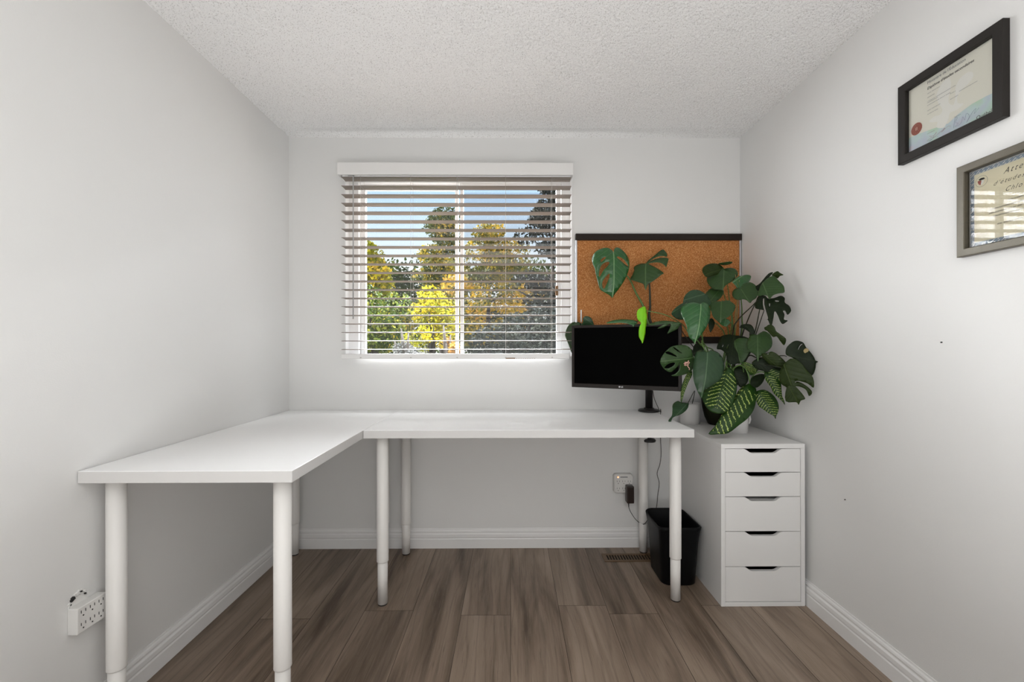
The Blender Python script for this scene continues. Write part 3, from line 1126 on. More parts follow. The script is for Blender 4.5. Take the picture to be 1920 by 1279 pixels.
band = [P1(0, 0), P1(1, 0), P1(1, .265), P1(.9, .275), P1(.75, .27), P1(.6, .225), P1(.5, .17), P1(.40, .19), P1(.25, .22), P1(.1, .245), P1(0, .255)]
mb = MB()
flat(mb, m1_, band, zp + .0002)
mb.build('security_print', M['pastel'], doc)
mb = MB()      # pale flower silhouette
fl_ = [(.42, .15), (.36, .20), (.37, .27), (.32, .30), (.27, .34), (.33, .38), (.40, .36), (.43, .42), (.38, .55), (.36, .68), (.42, .80), (.50, .83), (.53, .74), (.52, .62), (.50, .52), (.51, .45), (.56, .40), (.58, .50), (.58, .62), (.63, .72), (.72, .74), (.77, .68), (.75, .60), (.66, .55), (.60, .48), (.61, .38), (.67, .34), (.60, .30), (.52, .31), (.50, .24), (.46, .15)]
ring = crom([P1(a, b) for a, b in fl_], 3)
flat(mb, m1_, [tuple(p) for p in ring], zp + .0003)
mb.build('flower_print', M['ghost'], doc)
mb = MB()
sc = P1(.105, .335)
flat(mb, m1_, [(sc[0] + (.0195 if k % 2 else .0175) * math.cos(k * PI / 36), sc[1] + (.0195 if k % 2 else .0175) * math.sin(k * PI / 36)) for k in range(72)], zp + .0005)
mb.mi = 1
for r0, r1 in ((.0145, .0152), (.0085, .0090)):
    for k in range(36):
        a, b = k * PI / 18, (k + 1) * PI / 18
        flat(mb, m1_, [(sc[0] + r * math.cos(t), sc[1] + r * math.sin(t)) for r, t in ((r0, a), (r1, a), (r1, b), (r0, b))], zp + .0008)
for k in range(14):
    a = k * 2 * PI / 14
    flat(mb, m1_, [(sc[0] + .0118 * math.cos(a) + dx, sc[1] + .0118 * math.sin(a) + dy) for dx, dy in ((-.0009, -.001), (.0009, -.001), (.0009, .001), (-.0009, .001))], zp + .0008)
flat(mb, m1_, [(sc[0] - .004, sc[1] - .005), (sc[0] + .004, sc[1] - .005), (sc[0] + .005, sc[1] + .004), (sc[0], sc[1] + .006), (sc[0] - .005, sc[1] + .004)], zp + .0008)
mb.build('seal', [M['seal'], M['seal_light']], doc)
mb = MB()


def tx(body, a, b, size, mi=0, shear=0, bold=0, sx=1):
    mb.mi = mi
    p = P1(a, b)
    text_into(mb, body, size, m1_ @ Matrix.Translation((p[0], p[1], zp + .0005)), shear, bold, sx)


tx("Ministère de l'Éducation", .245, .925, .0118, 1)
tx("Diplôme d'études secondaires", .245, .84, .0112, 0, .15, .00012)
for b, a, nn in ((.775, .245, 26), (.715, .245, 13), (.655, .245, 46), (.635, .245, 20), (.595, .245, 40), (.575, .52, 10), (.515, .245, 22), (.495, .52, 12), (.46, .245, 18), (.54, .62, 24)):
    s = ''.join(rnd.choice('aeinorstulmc ') for _ in range(nn)).strip()
    tx(s, a, b, .0042, 0 if nn == 13 else 1, .1)
tx('Québec', .80, .022, .0135, 0)
tx('m', .945, .05, .010, 0)
tx('la ministre', .57, .205, .0042, 1)
tx('sous-ministre', .245, .165, .0042, 1)


INKS = [M['ink'], M['ink_grey'], M['ink_blue'], M['ink_red']]
mb.build('printed_text', INKS, doc)
mb = MB()


def sign(pts, mi, r=.0002):
    mb.mi = mi
    c = crom([P1(a, b) for a, b in pts], 5, False)
    mb.tube([m1_ @ V((p[0], p[1], zp + .0005)) for p in c], r, 5)


sign([(.56, .06), (.575, .19), (.60, .19), (.58, .13), (.61, .10), (.575, .07), (.64, .08), (.66, .16), (.68, .10), (.70, .18), (.73, .12), (.70, .05), (.76, .15), (.80, .18), (.78, .12), (.83, .17)], 2)
sign([(.24, .07), (.30, .09), (.27, .12), (.33, .10), (.36, .13), (.31, .07), (.40, .10), (.46, .13), (.42, .09), (.49, .13), (.53, .11)], 3, .00022)
sign([(.25, .055), (.30, .06), (.27, .04), (.34, .07), (.38, .05)], 2, .0002)
mb.build('signature', INKS, doc)
mb = MB()
flat(mb, m1_, [(fw1 - .001, fw1 - .001), (W1 - fw1 + .001, fw1 - .001), (W1 - fw1 + .001, H1 - fw1 + .001), (fw1 - .001, H1 - fw1 + .001)], .010)
mb.build('glazing', M['glass_pic'], e1)

# --- second certificate, bronze frame
W2, H2, fw2 = .332, .2555, .0215
e2, m2_ = picture('framed_certificate', 1.2425, 1.6275, W2, H2, fw2, .020, M['frame_bronze'],
                  'bronze framed certificate with blue patterned border, the lower at right edge')
mb = MB()
flat(mb, m2_, [(fw2 - .003, fw2 - .003), (W2 - fw2 + .003, fw2 - .003), (W2 - fw2 + .003, H2 - fw2 + .003), (fw2 - .003, H2 - fw2 + .003)], .0045)
doc2 = mb.build('document', M['paper_white'], e2)
iw2, ih2 = W2 - 2 * fw2, H2 - 2 * fw2


def bord(mb, i0, i1, z):
    a0, b0, a1, b1 = fw2 + i0, fw2 + i0, fw2 + iw2 - i0, fw2 + ih2 - i0
    c0_, d0, c1_, d1 = fw2 + i1, fw2 + i1, fw2 + iw2 - i1, fw2 + ih2 - i1
    flat(mb, m2_, [(a0, b0), (a1, b0), (c1_, d0), (c0_, d0)], z)
    flat(mb, m2_, [(a1, b0), (a1, b1), (c1_, d1), (c1_, d0)], z)
    flat(mb, m2_, [(a1, b1), (a0, b1), (c0_, d1), (c1_, d1)], z)
    flat(mb, m2_, [(a0, b1), (a0, b0), (c0_, d0), (c0_, d1)], z)


mb = MB()
bord(mb, .003, .0125, .0048)
mb.mi = 1
bord(mb, .0028, .0034, .0050)
bord(mb, .0122, .0128, .0050)
sz = .0075
kx = fw2 + .014
while kx < W2 - fw2 - .012:      # little shields along the border
    for yy in (fw2 + .0040, fw2 + ih2 - .0115):
        flat(mb, m2_, [(kx, yy + sz), (kx, yy + sz * .35), (kx + sz * .5, yy), (kx + sz, yy + sz * .35), (kx + sz, yy + sz)], .0051)
    kx += .0125
ky = fw2 + .014
while ky < H2 - fw2 - .014:
    for xx in (fw2 + .0040, fw2 + iw2 - .0115):
        flat(mb, m2_, [(xx, ky + sz), (xx, ky + sz * .35), (xx + sz * .5, ky), (xx + sz, ky + sz * .35), (xx + sz, ky + sz)], .0051)
    ky += .0125
mb.build('patterned_border', [M['guilloche'], M['shield_blue']], doc2)
mb = MB()
flat(mb, m2_, [(fw2 + .013, fw2 + .013), (W2 - fw2 - .013, fw2 + .013), (W2 - fw2 - .013, H2 - fw2 - .013), (fw2 + .013, H2 - fw2 - .013)], .0047)
mb.build('gold_field', M['gold_paper'], doc2)
mb = MB()
mb.mi = 0


def tx2(body, x, y, size, mi=0, shear=.35, bold=0.0, sx=1):
    mb.mi = mi
    text_into(mb, body, size, m2_ @ Matrix.Translation((x, y, .0052)), shear, bold, sx, 1.35 if size > .01 else 1.1)


tx2('Attestation', fw2 + .085, H2 - fw2 - .037, .0205, 0, .55, -.0002, .88)
tx2("d'études collégiales", fw2 + .060, H2 - fw2 - .060, .0155, 0, .55, -.0002, 1.0)
tx2('Chloé', fw2 + .088, H2 - fw2 - .084, .0165, 0, .55, -.0002, .92)
for i, (yy, nn, x_) in enumerate(((.110, 40, .095), (.122, 44, .05), (.132, 40, .05), (.142, 24, .06), (.165, 30, .07))):
    s = ''.join(rnd.choice('aeinorstulmc ') for _ in range(nn)).strip()
    tx2(s, fw2 + x_, H2 - fw2 - yy, .0075, 1, .3)
mb.build('printed_text', [M['ink'], M['ink_grey']], doc2)
# round emblem with a dark capped profile
mb = MB()
ec = (fw2 + .032, H2 - fw2 - .036)
for k in range(40):
    a, b = k * PI / 20, (k + 1) * PI / 20
    flat(mb, m2_, [(ec[0] + r * math.cos(t), ec[1] + r * .95 * math.sin(t)) for r, t in ((.0150, a), (.0156, a), (.0156, b), (.0150, b))], .0052)
mb.mi = 1
flat(mb, m2_, [(ec[0] + x, ec[1] + y) for x, y in ((-.008, .006), (-.002, .009), (.006, .008), (.009, .004), (.004, .003), (-.004, .003))], .0053)
mb.mi = 2
flat(mb, m2_, [(ec[0] + x, ec[1] + y) for x, y in ((-.010, .003), (-.004, .003), (.000, .002), (-.001, -.004), (-.002, -.010), (-.006, -.008), (-.009, -.003))], .0053)
mb.mi = 3
flat(mb, m2_, [(ec[0] + x, ec[1] + y) for x, y in ((.000, .002), (.006, .002), (.006, -.004), (.002, -.009), (-.002, -.010), (-.001, -.004))], .0053)
mb.build('emblem', [M['ink_grey'], M['ink'], M['seal'], M['ghost']], doc2)
mb = MB()
flat(mb, m2_, [(fw2 - .001, fw2 - .001), (W2 - fw2 + .001, fw2 - .001), (W2 - fw2 + .001, H2 - fw2 + .001), (fw2 - .001, H2 - fw2 + .001)], .009)
mb.build('glazing', M['glass_pic'], e2)

# nail marks left in the right wall
for px, py, lb in ((1766, 642, 'tiny dark nail in the right wall below the framed certificates'), (1585, 937, 'tiny dark nail low in the right wall beside the drawer cabinet')):
    p = atX(px, py, XR)
    mb = MB()
    mb.tube([(XR + .002, p.y, p.z), (XR - .003, p.y, p.z)], .0022, 8)
    tag(mb.build('nail', M['slot']), lb, 'nail', 'nails left in the right wall')

# ------------------------------------------------------------------ plants
CR = {'B': (1050, 420, 4.569), 'C': (1220, 470, 3.553), 'D': (1230, 470, 9.841), 'E': (1370, 490, 8.528),
      'F': (1230, 590, 9.841), 'G': (1380, 600, 9.841), 'H': (1230, 700, 9.841), 'I': (1370, 700, 9.841), 'K': (1050, 590, 6.092)}


def cv(c, p):
    ox, oy, s = CR[c]
    return (ox + p[0] / s, oy + p[1] / s)


def inside(p, poly):
    x, y = p
    r = False
    j = len(poly) - 1
    for i in range(len(poly)):
        xi, yi = poly[i]
        xj, yj = poly[j]
        if (yi > y) != (yj > y) and x < (xj - xi) * (y - yi) / (yj - yi) + xi:
            r = not r
        j = i
    return r


class Foliage:
    def __init__(s, mats):
        s.bm = bmesh.new()
        s.uv = s.bm.loops.layers.uv.new('UVMap')
        s.mats = mats

    def leaf(s, c, base, tip, Yb, Yt, outline, mname, tilt=0, cup=.10, bend=.05, holes=(), k=3, fold=.10):
        pb, pt = cv(c, base), cv(c, tip)
        B3, T3 = at(*pb, Yb), at(*pt, Yt)
        ax = T3 - B3
        L = ax.length
        ax.normalize()
        vd = ((B3 + T3) / 2 - V((0, 0, CZ))).normalized()
        sd = ax.cross(vd).normalized()
        nm = sd.cross(ax)
        if nm.dot(vd) > 0:
            nm = -nm
        q = Matrix.Rotation(tilt, 3, ax)
        sd, nm = q @ sd, q @ nm

        def to2(px):
            r = ray(*px)
            o = V((0, 0, CZ))
            t = (B3 - o).dot(nm) / r.dot(nm)
            d = o + r * t - B3
            return (d.dot(ax), d.dot(sd))
        loops = [[to2(p) for p in crom([cv(c, q_) for q_ in outline], k)]]
        for h in holes:
            loops.append([to2(p) for p in crom([cv(c, q_) for q_ in h], 2)])
        out = loops[0]
        half = max(max(abs(p[1]) for p in out), 1e-4)
        s0, s1 = min(p[0] for p in out), max(p[0] for p in out)
        w0, w1 = min(p[1] for p in out), max(p[1] for p in out)
        pts, edges = [], []
        for lp_ in loops:
            i0 = len(pts)
            pts += [V(p) for p in lp_]
            edges += [(i0 + i, i0 + (i + 1) % len(lp_)) for i in range(len(lp_))]
        st = max((s1 - s0), (w1 - w0)) / 13
        a = s0 + st / 2
        while a < s1:
            b = 0.0
            for bb in [0] + [sg * st * j for j in range(1, 14) for sg in (1, -1)]:
                if w0 < bb < w1 and inside((a, bb), out) and not any(inside((a, bb), h) for h in loops[1:]):
                    pts.append(V((a + 1e-5 * bb, bb)))
            a += st
        r = delaunay_2d_cdt(pts, edges, [], 0, 1e-7)
        vs = []
        for p in r[0]:
            u_, w_ = p.x, p.y
            off = -fold * abs(w_) - cup * w_ * w_ / half
            sn = (u_ - s0) / max(s1 - s0, 1e-5)
            off += bend * (s1 - s0) * (4 * sn * (1 - sn))
            off += .02 * half * math.sin(u_ / half * 5 + 2 * w_ / half)
            vs.append(s.bm.verts.new(B3 + ax * u_ + sd * w_ + nm * off))
        mi = s.mats.index(mname)
        for t in r[2]:
            cx = sum(r[0][i].x for i in t) / 3
            cy = sum(r[0][i].y for i in t) / 3
            if not inside((cx, cy), out) or any(inside((cx, cy), h) for h in loops[1:]):
                continue
            try:
                f = s.bm.faces.new([vs[i] for i in t])
            except ValueError:
                continue
            f.material_index = mi
            f.smooth = True
            for l_, i in zip(f.loops, t):
                l_[s.uv].uv = (r[0][i].x / L, r[0][i].y / half)
        for v_ in vs:
            if not v_.link_faces:
                s.bm.verts.remove(v_)

    def build(s, name, parent, label=None):
        for v_ in s.bm.verts:
            v_.co.x = min(v_.co.x, XR - .004)
            v_.co.y = min(v_.co.y, D - .004)
        me = bpy.data.meshes.new(name)
        s.bm.to_mesh(me)
        s.bm.free()
        for m_ in s.mats:
            me.materials.append(M[m_])
        o = link(bpy.data.objects.new(name, me), parent)
        md = o.modifiers.new('thickness', 'SOLIDIFY')
        md.thickness = .0006
        md.offset = 0
        if label:
            o['label'] = label
        return o


# --- large split-leaf plant in the dark pot
PX, PY = 1.118, 2.37
mo = empty('potted_monstera', (PX, PY, ch), 'large split leaf plant in dark pot spreading over monitor and right wall', 'potted plant')
MB().lathe((PX, PY, ch), [(.045, 0), (.050, .004), (.066, .04), (.078, .09), (.084, .14), (.085, .168), (.080, .170), (.078, .155)], 40, cap=False).build('pot', M['green_pot'], mo)
MB().lathe((PX, PY, ch), [(.040, .001), (.045, .0015), (.0775, .150), (.02, .156)], 30).build('soil', M['soil'], mo)
fo = Foliage(['leaf', 'leaf_bright', 'leaf_blue', 'leaf_shaded', 'leaf_olive', 'petiole_tan'])
A = fo.leaf
# vine leaves over the cork board
A('B', (452, 245), (450, 628), 2.34, 2.30, [(455, 250), (440, 225), (415, 203), (370, 200), (320, 220), (290, 255), (278, 300), (285, 345), (300, 385), (308, 430), (325, 500), (345, 560), (390, 590), (430, 615), (450, 632), (465, 605), (500, 560), (540, 500), (570, 440), (590, 390), (598, 340), (590, 290), (565, 250), (540, 220), (510, 198), (480, 200), (460, 225)],
  'leaf_bright', tilt=-.25, cup=.15, bend=.10, fold=.2, holes=[
      [(478, 295), (500, 288), (540, 305), (570, 335), (588, 362), (560, 352), (530, 333), (500, 313)],
      [(345, 370), (370, 345), (400, 335), (415, 345), (400, 372), (370, 400), (348, 440), (335, 455), (333, 415)],
      [(370, 480), (395, 450), (415, 435), (415, 465), (402, 500), (388, 535), (375, 558), (362, 540), (360, 505)],
      [(345, 312), (370, 293), (390, 290), (372, 315), (350, 332)]])
A('B', (742, 352), (733, 566), 2.37, 2.31, [(740, 355), (700, 352), (655, 365), (635, 385), (640, 410), (625, 445), (605, 480), (640, 495), (690, 510), (715, 520), (725, 545), (733, 568), (745, 545), (760, 520), (800, 495), (840, 465), (870, 440), (890, 425), (860, 405), (820, 385), (780, 368), (765, 358), (800, 347), (840, 342), (880, 350), (905, 370), (912, 375), (925, 330), (928, 295), (880, 292), (830, 305), (790, 325), (770, 338), (800, 310), (840, 285), (880, 275), (915, 280), (915, 250), (900, 225), (880, 208), (850, 230), (810, 275), (775, 310), (748, 342)],
  'leaf', tilt=.2, cup=.05, bend=.08)
A('K', (870, 90), (550, 100), 2.19, 2.22, [(530, 100), (560, 80), (680, 60), (800, 62), (880, 75), (875, 105), (850, 122), (838, 142), (820, 122), (700, 104), (600, 106)], 'leaf_bright', tilt=.7)
A('K', (385, 120), (270, 25), 2.39, 2.38, [(245, 140), (265, 80), (262, 45), (280, 22), (310, 18), (345, 30), (368, 60), (385, 110), (395, 160), (320, 190)], 'leaf_blue', cup=.2)
A('K', (225, 95), (140, 440), 2.440, 2.446, [(180, 82), (130, 95), (95, 130), (70, 180), (60, 240), (75, 290), (100, 350), (125, 420), (145, 450), (190, 400), (230, 300), (260, 200), (250, 120), (215, 85)], 'leaf', tilt=-.2)
A('K', (1385, 98), (1100, 140), 2.05, 2.07, [(1390, 98), (1300, 82), (1200, 72), (1100, 82), (1000, 112), (1050, 125), (1150, 115), (1185, 112), (1110, 160), (1180, 150), (1250, 108), (1262, 125), (1250, 165), (1228, 218), (1290, 190), (1345, 160), (1370, 120)], 'leaf', tilt=.15, k=3)
# top of the main cluster
A('D', (1250, 335), (900, 450), 2.28, 2.26, [(860, 350), (880, 300), (950, 250), (1050, 230), (1150, 240), (1200, 265), (1250, 330), (1230, 400), (1000, 480), (920, 480), (870, 410)], 'leaf_olive', tilt=.3)
A('D', (1200, 255), (1415, 213), 2.29, 2.25, [(1150, 240), (1250, 215), (1360, 200), (1415, 215), (1370, 250), (1300, 265), (1200, 265)], 'leaf', tilt=.9)
A('D', (1255, 340), (1238, 738), 2.27, 2.20, [(1245, 340), (1180, 300), (1080, 320), (980, 370), (945, 430), (940, 520), (980, 600), (1050, 680), (1150, 715), (1220, 725), (1237, 742), (1248, 700), (1300, 640), (1400, 560), (1480, 470), (1515, 400), (1500, 340), (1460, 300), (1390, 295), (1310, 315), (1270, 340)], 'leaf', fold=.25)
A('D', (1185, 712), (990, 945), 2.26, 2.22, [(1010, 690), (900, 800), (870, 860), (930, 920), (1000, 965), (1100, 940), (1180, 890), (1240, 800), (1250, 730), (1180, 712), (1100, 690)], 'leaf', tilt=.2)
A('C', (330, 300), (225, 330), 2.17, 2.16, [(215, 350), (225, 305), (260, 270), (310, 262), (350, 280), (395, 320), (410, 355), (350, 375), (240, 365)], 'leaf_blue', tilt=.2)
A('C', (235, 352), (138, 415), 2.14, 2.12, [(138, 415), (170, 375), (215, 348), (250, 350), (250, 400), (235, 455), (185, 458), (150, 437)], 'leaf_blue', tilt=-.3)
A('B', (1200, 688), (1155, 1025), 2.04, 1.99, [(1195, 690), (1150, 668), (1100, 672), (1060, 695), (1043, 745), (1055, 800), (1080, 870), (1090, 930), (1110, 975), (1140, 1005), (1155, 1030), (1165, 1000), (1200, 960), (1240, 900), (1275, 830), (1292, 760), (1285, 700), (1265, 670), (1230, 668), (1210, 680)], 'leaf_bright', tilt=-.3, cup=.25, bend=.12, fold=.25)
A('B', (1382, 662), (1375, 845), 2.15, 2.10, [(1270, 655), (1340, 657), (1382, 664), (1440, 648), (1480, 665), (1505, 690), (1490, 740), (1450, 790), (1400, 820), (1375, 848), (1345, 830), (1310, 790), (1290, 720)], 'leaf', fold=.2)
A('E', (160, 440), (310, 668), 2.17, 2.11, [(162, 444), (130, 428), (60, 440), (20, 490), (30, 560), (80, 610), (150, 620), (200, 610), (260, 630), (310, 672), (350, 630), (410, 580), (435, 500), (430, 430), (390, 370), (310, 325), (240, 330), (190, 370), (165, 420)], 'leaf')
A('E', (170, 250), (40, 335), 2.22, 2.20, [(20, 330), (100, 260), (170, 240), (240, 222), (320, 225), (330, 260), (300, 320), (230, 380), (150, 440), (60, 370), (25, 340)], 'leaf_bright', tilt=.2)
A('E', (520, 350), (615, 605), 2.03, 1.98, [(640, 228), (700, 235), (760, 300), (830, 370), (850, 440), (840, 490), (760, 510), (680, 545), (620, 608), (590, 560), (530, 545), (430, 552), (450, 480), (490, 380), (530, 330), (580, 270)], 'leaf', tilt=.2)
A('E', (660, 215), (845, 217), 2.04, 2.00, [(655, 218), (740, 158), (790, 185), (845, 217), (790, 235), (750, 275), (700, 245)], 'leaf_olive', tilt=.3)
A('E', (670, 190), (410, 400), 2.06, 2.10, [(400, 400), (470, 350), (600, 200), (680, 180), (600, 270), (500, 400), (460, 470), (420, 460)], 'leaf_shaded')
A('E', (560, 600), (650, 1025), 2.04, 1.98, [(440, 545), (390, 680), (400, 755), (480, 780), (545, 800), (590, 870), (600, 930), (555, 938), (600, 945), (630, 1020), (660, 1030), (690, 900), (700, 820), (720, 810), (760, 880), (790, 960), (825, 995), (870, 970), (905, 935), (850, 925), (860, 850), (835, 795), (870, 790), (905, 850), (960, 780), (930, 700), (860, 650), (860, 580), (800, 545), (700, 590), (600, 600), (550, 550)],
  'leaf_shaded', tilt=.15, holes=[[(520, 610), (540, 605), (545, 700), (575, 820), (590, 870), (570, 860), (540, 780), (522, 700)], [(715, 632), (770, 632), (765, 648), (720, 648)], [(622, 690), (638, 690), (632, 735), (622, 725)]])
A('E', (160, 1030), (370, 1190), 2.12, 2.08, [(150, 1030), (210, 1005), (300, 1005), (350, 1040), (370, 1100), (385, 1190), (330, 1210), (300, 1190), (300, 1130), (250, 1070), (200, 1045)], 'leaf_shaded')
A('G', (395, 278), (405, 765), 2.06, 2.00, [(392, 285), (340, 260), (270, 265), (230, 330), (200, 420), (205, 510), (240, 580), (310, 620), (370, 680), (405, 770), (430, 700), (480, 650), (560, 590), (640, 510), (670, 430), (665, 330), (630, 250), (570, 205), (510, 190), (440, 240), (402, 275)], 'leaf', fold=.2)
A('G', (560, 140), (885, 462), 1.99, 1.96, [(520, 140), (560, 120), (590, 95), (650, 90), (710, 140), (750, 210), (830, 270), (910, 340), (920, 400), (885, 468), (830, 400), (760, 300), (700, 310), (640, 260), (580, 200), (530, 180)], 'leaf_olive', tilt=.5)
A('G', (930, 650), (1550, 770), 1.88, 1.83, [(915, 620), (930, 520), (1000, 440), (1080, 390), (1160, 385), (1250, 420), (1300, 510), (1380, 600), (1440, 690), (1470, 755), (1560, 770), (1480, 790), (1470, 880), (1440, 990), (1390, 1040), (1320, 1000), (1250, 920), (1180, 830), (1100, 740), (1020, 690), (950, 660)], 'leaf_shaded', cup=.05, bend=.02,
  holes=[[(1145, 555), (1165, 500), (1200, 455), (1235, 440), (1195, 475), (1165, 520)]])
A('G', (520, 640), (965, 1010), 1.97, 1.93, [(470, 650), (490, 620), (560, 615), (600, 640), (610, 600), (660, 585), (740, 620), (820, 680), (900, 760), (980, 850), (1000, 900), (965, 940), (965, 1015), (930, 960), (880, 900), (760, 850), (640, 830), (560, 760), (490, 690)], 'leaf_olive', tilt=.3)
A('C', (900, 790), (985, 1025), 1.88, 1.86, [(930, 720), (990, 740), (1040, 800), (1080, 850), (1085, 915), (1040, 885), (975, 868), (960, 880), (1000, 885), (1040, 915), (1075, 945), (1055, 970), (1035, 930), (1000, 910), (965, 905), (990, 935), (1030, 985), (1000, 1000), (985, 1028), (970, 1010), (900, 1005), (903, 960), (905, 915), (870, 890), (855, 840), (870, 780)],
  'leaf_olive', tilt=.2, bend=.0, cup=.0, k=3)
A('C', (1020, 880), (1075, 960), 1.86, 1.85, [(975, 872), (1020, 890), (1060, 920), (1075, 945), (1055, 970), (1040, 935), (1005, 905), (970, 895)], 'leaf_olive', bend=0, cup=0)
A('C', (930, 920), (985, 1025), 1.87, 1.86, [(905, 915), (950, 900), (985, 925), (1030, 985), (1000, 1000), (985, 1028), (970, 1010), (900, 1005)], 'leaf_olive', bend=0, cup=0)
# left and centre front
A('F', (690, 790), (85, 860), 2.01, 2.00, [(680, 720), (640, 620), (560, 570), (480, 560), (380, 570), (280, 600), (180, 680), (110, 770), (78, 860), (100, 930), (150, 1000), (200, 1040), (270, 1065), (330, 1020), (400, 950), (430, 905), (432, 1000), (370, 1090), (290, 1130), (380, 1142), (480, 1130), (580, 1100), (650, 1060), (700, 980), (720, 850), (700, 790)],
  'leaf', tilt=-.2, holes=[[(170, 700), (230, 680), (350, 745), (375, 778), (270, 745), (200, 722)], [(155, 985), (200, 920), (290, 880), (340, 890), (320, 935), (230, 990)], [(320, 598), (345, 608), (420, 665), (485, 730), (400, 680), (340, 630)]])
A('C', (374, 676), (338, 980), 1.985, 1.93, [(375, 680), (350, 662), (320, 665), (298, 690), (285, 740), (277, 800), (282, 870), (305, 930), (325, 965), (340, 984), (350, 935), (400, 905), (450, 870), (485, 820), (500, 770), (495, 730), (475, 690), (440, 665), (400, 662)], 'leaf_blue', tilt=-.25, cup=.22, bend=.12, fold=.2)
A('C', (555, 575), (530, 750), 2.16, 2.10, [(470, 565), (520, 555), (560, 565), (650, 575), (655, 640), (640, 700), (600, 740), (550, 757), (510, 740), (500, 690), (470, 660), (440, 650), (455, 600)], 'leaf_shaded', holes=[[(505, 650), (515, 630), (518, 633), (510, 655)], [(475, 640), (483, 628), (486, 632), (479, 643)]])
A('C', (560, 600), (600, 745), 2.14, 2.09, [(560, 600), (600, 580), (655, 590), (660, 660), (640, 710), (600, 752), (560, 740), (550, 680)], 'leaf', tilt=.3)
A('C', (345, 640), (285, 690), 2.14, 2.12, [(280, 690), (285, 640), (310, 615), (345, 625), (355, 655), (330, 690), (300, 700)], 'leaf_shaded')
A('C', (400, 455), (395, 540), 2.18, 2.16, [(385, 470), (405, 450), (425, 470), (425, 500), (400, 545), (388, 520)], 'leaf_shaded')
A('C', (500, 455), (490, 510), 2.2, 2.19, [(460, 480), (485, 455), (520, 460), (530, 480), (505, 505), (480, 500)], 'leaf_bright')
A('C', (600, 500), (680, 560), 2.13, 2.10, [(590, 510), (630, 490), (670, 495), (690, 530), (688, 570), (660, 545), (620, 520)], 'leaf_shaded')
A('C', (560, 790), (600, 905), 2.13, 2.10, [(550, 790), (590, 760), (630, 790), (650, 840), (640, 885), (600, 912), (570, 870)], 'leaf_shaded')
A('C', (755, 830), (690, 900), 2.06, 2.04, [(665, 880), (680, 840), (740, 820), (762, 835), (745, 880), (710, 912), (680, 905)], 'leaf_shaded')
A('C', (690, 740), (900, 810), 2.02, 1.97, [(675, 745), (730, 715), (800, 740), (880, 780), (910, 830), (860, 830), (760, 805), (700, 785)], 'leaf_shaded')
A('G', (1290, 530), (1290, 610), 1.822, 1.822, [(1245, 575), (1265, 535), (1310, 525), (1340, 545), (1335, 580), (1300, 600), (1270, 612)], 'petiole_tan', bend=0, cup=0, fold=0)
fo.build('foliage', mo)
nl = Foliage(['leaf_new'])
nl.leaf('B', (722, 708), (705, 1022), 2.115, 2.09, [(722, 706), (690, 720), (672, 745), (668, 790), (672, 820), (690, 850), (680, 880), (676, 930), (680, 970), (695, 1000), (705, 1024), (715, 1000), (725, 950), (730, 900), (738, 850), (745, 800), (743, 745), (735, 715)], 'leaf_new', tilt=-.6, cup=.3, fold=.2)
nl.build('new_leaf', mo, 'bright lime green unopened new leaf')
ft = Foliage(['petiole_tan'])
br = M['petiole_tan']


def stem(mb, c, pts, r, seg=8, end=None, start=None):
    """pts: (x, y, depth) in crop pixels; start / end: world points"""
    P = [at(*cv(c, (x, y)), d) for x, y, d in pts]
    if start is not None:
        P = [V(start)] + P
    if end is not None:
        P.append(V(end))
    Q = [V(p) for p in crom(P, 5, False)]
    if not isinstance(r, (int, float)):
        r = [r[0] + (r[1] - r[0]) * i / (len(Q) - 1) for i in range(len(Q))]
    mb.tube(Q, r, seg)


S0 = V((PX, PY - .01, ch + .145))


def s0(dx, dy=0):
    return (S0.x + dx, S0.y + dy, S0.z)


mb = MB()
mb.mi = 1
stem(mb, 'B', [(742, 352, 2.372), (766, 520, 2.385), (772, 700, 2.39), (778, 850, 2.39)], (.0028, .010), end=at(1262, 690, 2.37))
mb.mi = 0
stem(mb, 'B', [(452, 245, 2.345), (520, 380, 2.385), (600, 480, 2.40), (650, 590, 2.40), (715, 710, 2.39), (760, 860, 2.38)], (.002, .0085), end=at(1262, 690, 2.37))
stem(mb, 'B', [(742, 745, 2.113), (800, 755, 2.10), (880, 772, 2.09), (960, 805, 2.10), (1030, 850, 2.15), (1085, 910, 2.25)], (.0018, .0028), end=at(1330, 690, 2.33))
mb.mi = 1
stem(mb, 'K', [(870, 90, 2.19), (960, 110, 2.30)], .0025, end=at(1262, 690, 2.37))
stem(mb, 'K', [(385, 120, 2.39), (700, 200, 2.40)], .0025, end=at(1262, 690, 2.37))
stem(mb, 'K', [(225, 95, 2.440), (500, 250, 2.40)], .0025, end=at(1262, 690, 2.37))
stem(mb, 'C', [(140, 600, 2.38), (200, 640, 2.37), (300, 700, 2.36)], (.008, .009), end=s0(-.03, .01))      # the creeping trunk
stem(mb, 'K', [(1385, 98, 2.05), (1400, 200, 2.15)], .0022, end=at(1330, 690, 2.33))
mb.mi = 0
cl_ = lambda pts, r, dx, dy=0: stem(mb, 'C', pts, r, end=s0(dx, dy))
cl_([(485, 115, 2.27), (512, 230, 2.30), (525, 330, 2.32), (545, 460, 2.34), (540, 640, 2.34)], (.0018, .004), .0)
cl_([(470, 245, 2.26), (500, 330, 2.30), (540, 500, 2.33)], (.0016, .004), .01)
cl_([(330, 300, 2.17), (420, 420, 2.25), (520, 560, 2.33)], (.0018, .004), -.02)
cl_([(235, 352, 2.14), (330, 420, 2.2), (500, 580, 2.33)], (.0018, .004), -.03)
mb.mi = 2
cl_([(590, 200, 2.2), (585, 330, 2.26), (565, 430, 2.3), (560, 560, 2.33)], (.0018, .005), .015)
cl_([(565, 160, 2.22), (575, 340, 2.27), (570, 480, 2.31)], (.0014, .004), .02)
mb.mi = 0
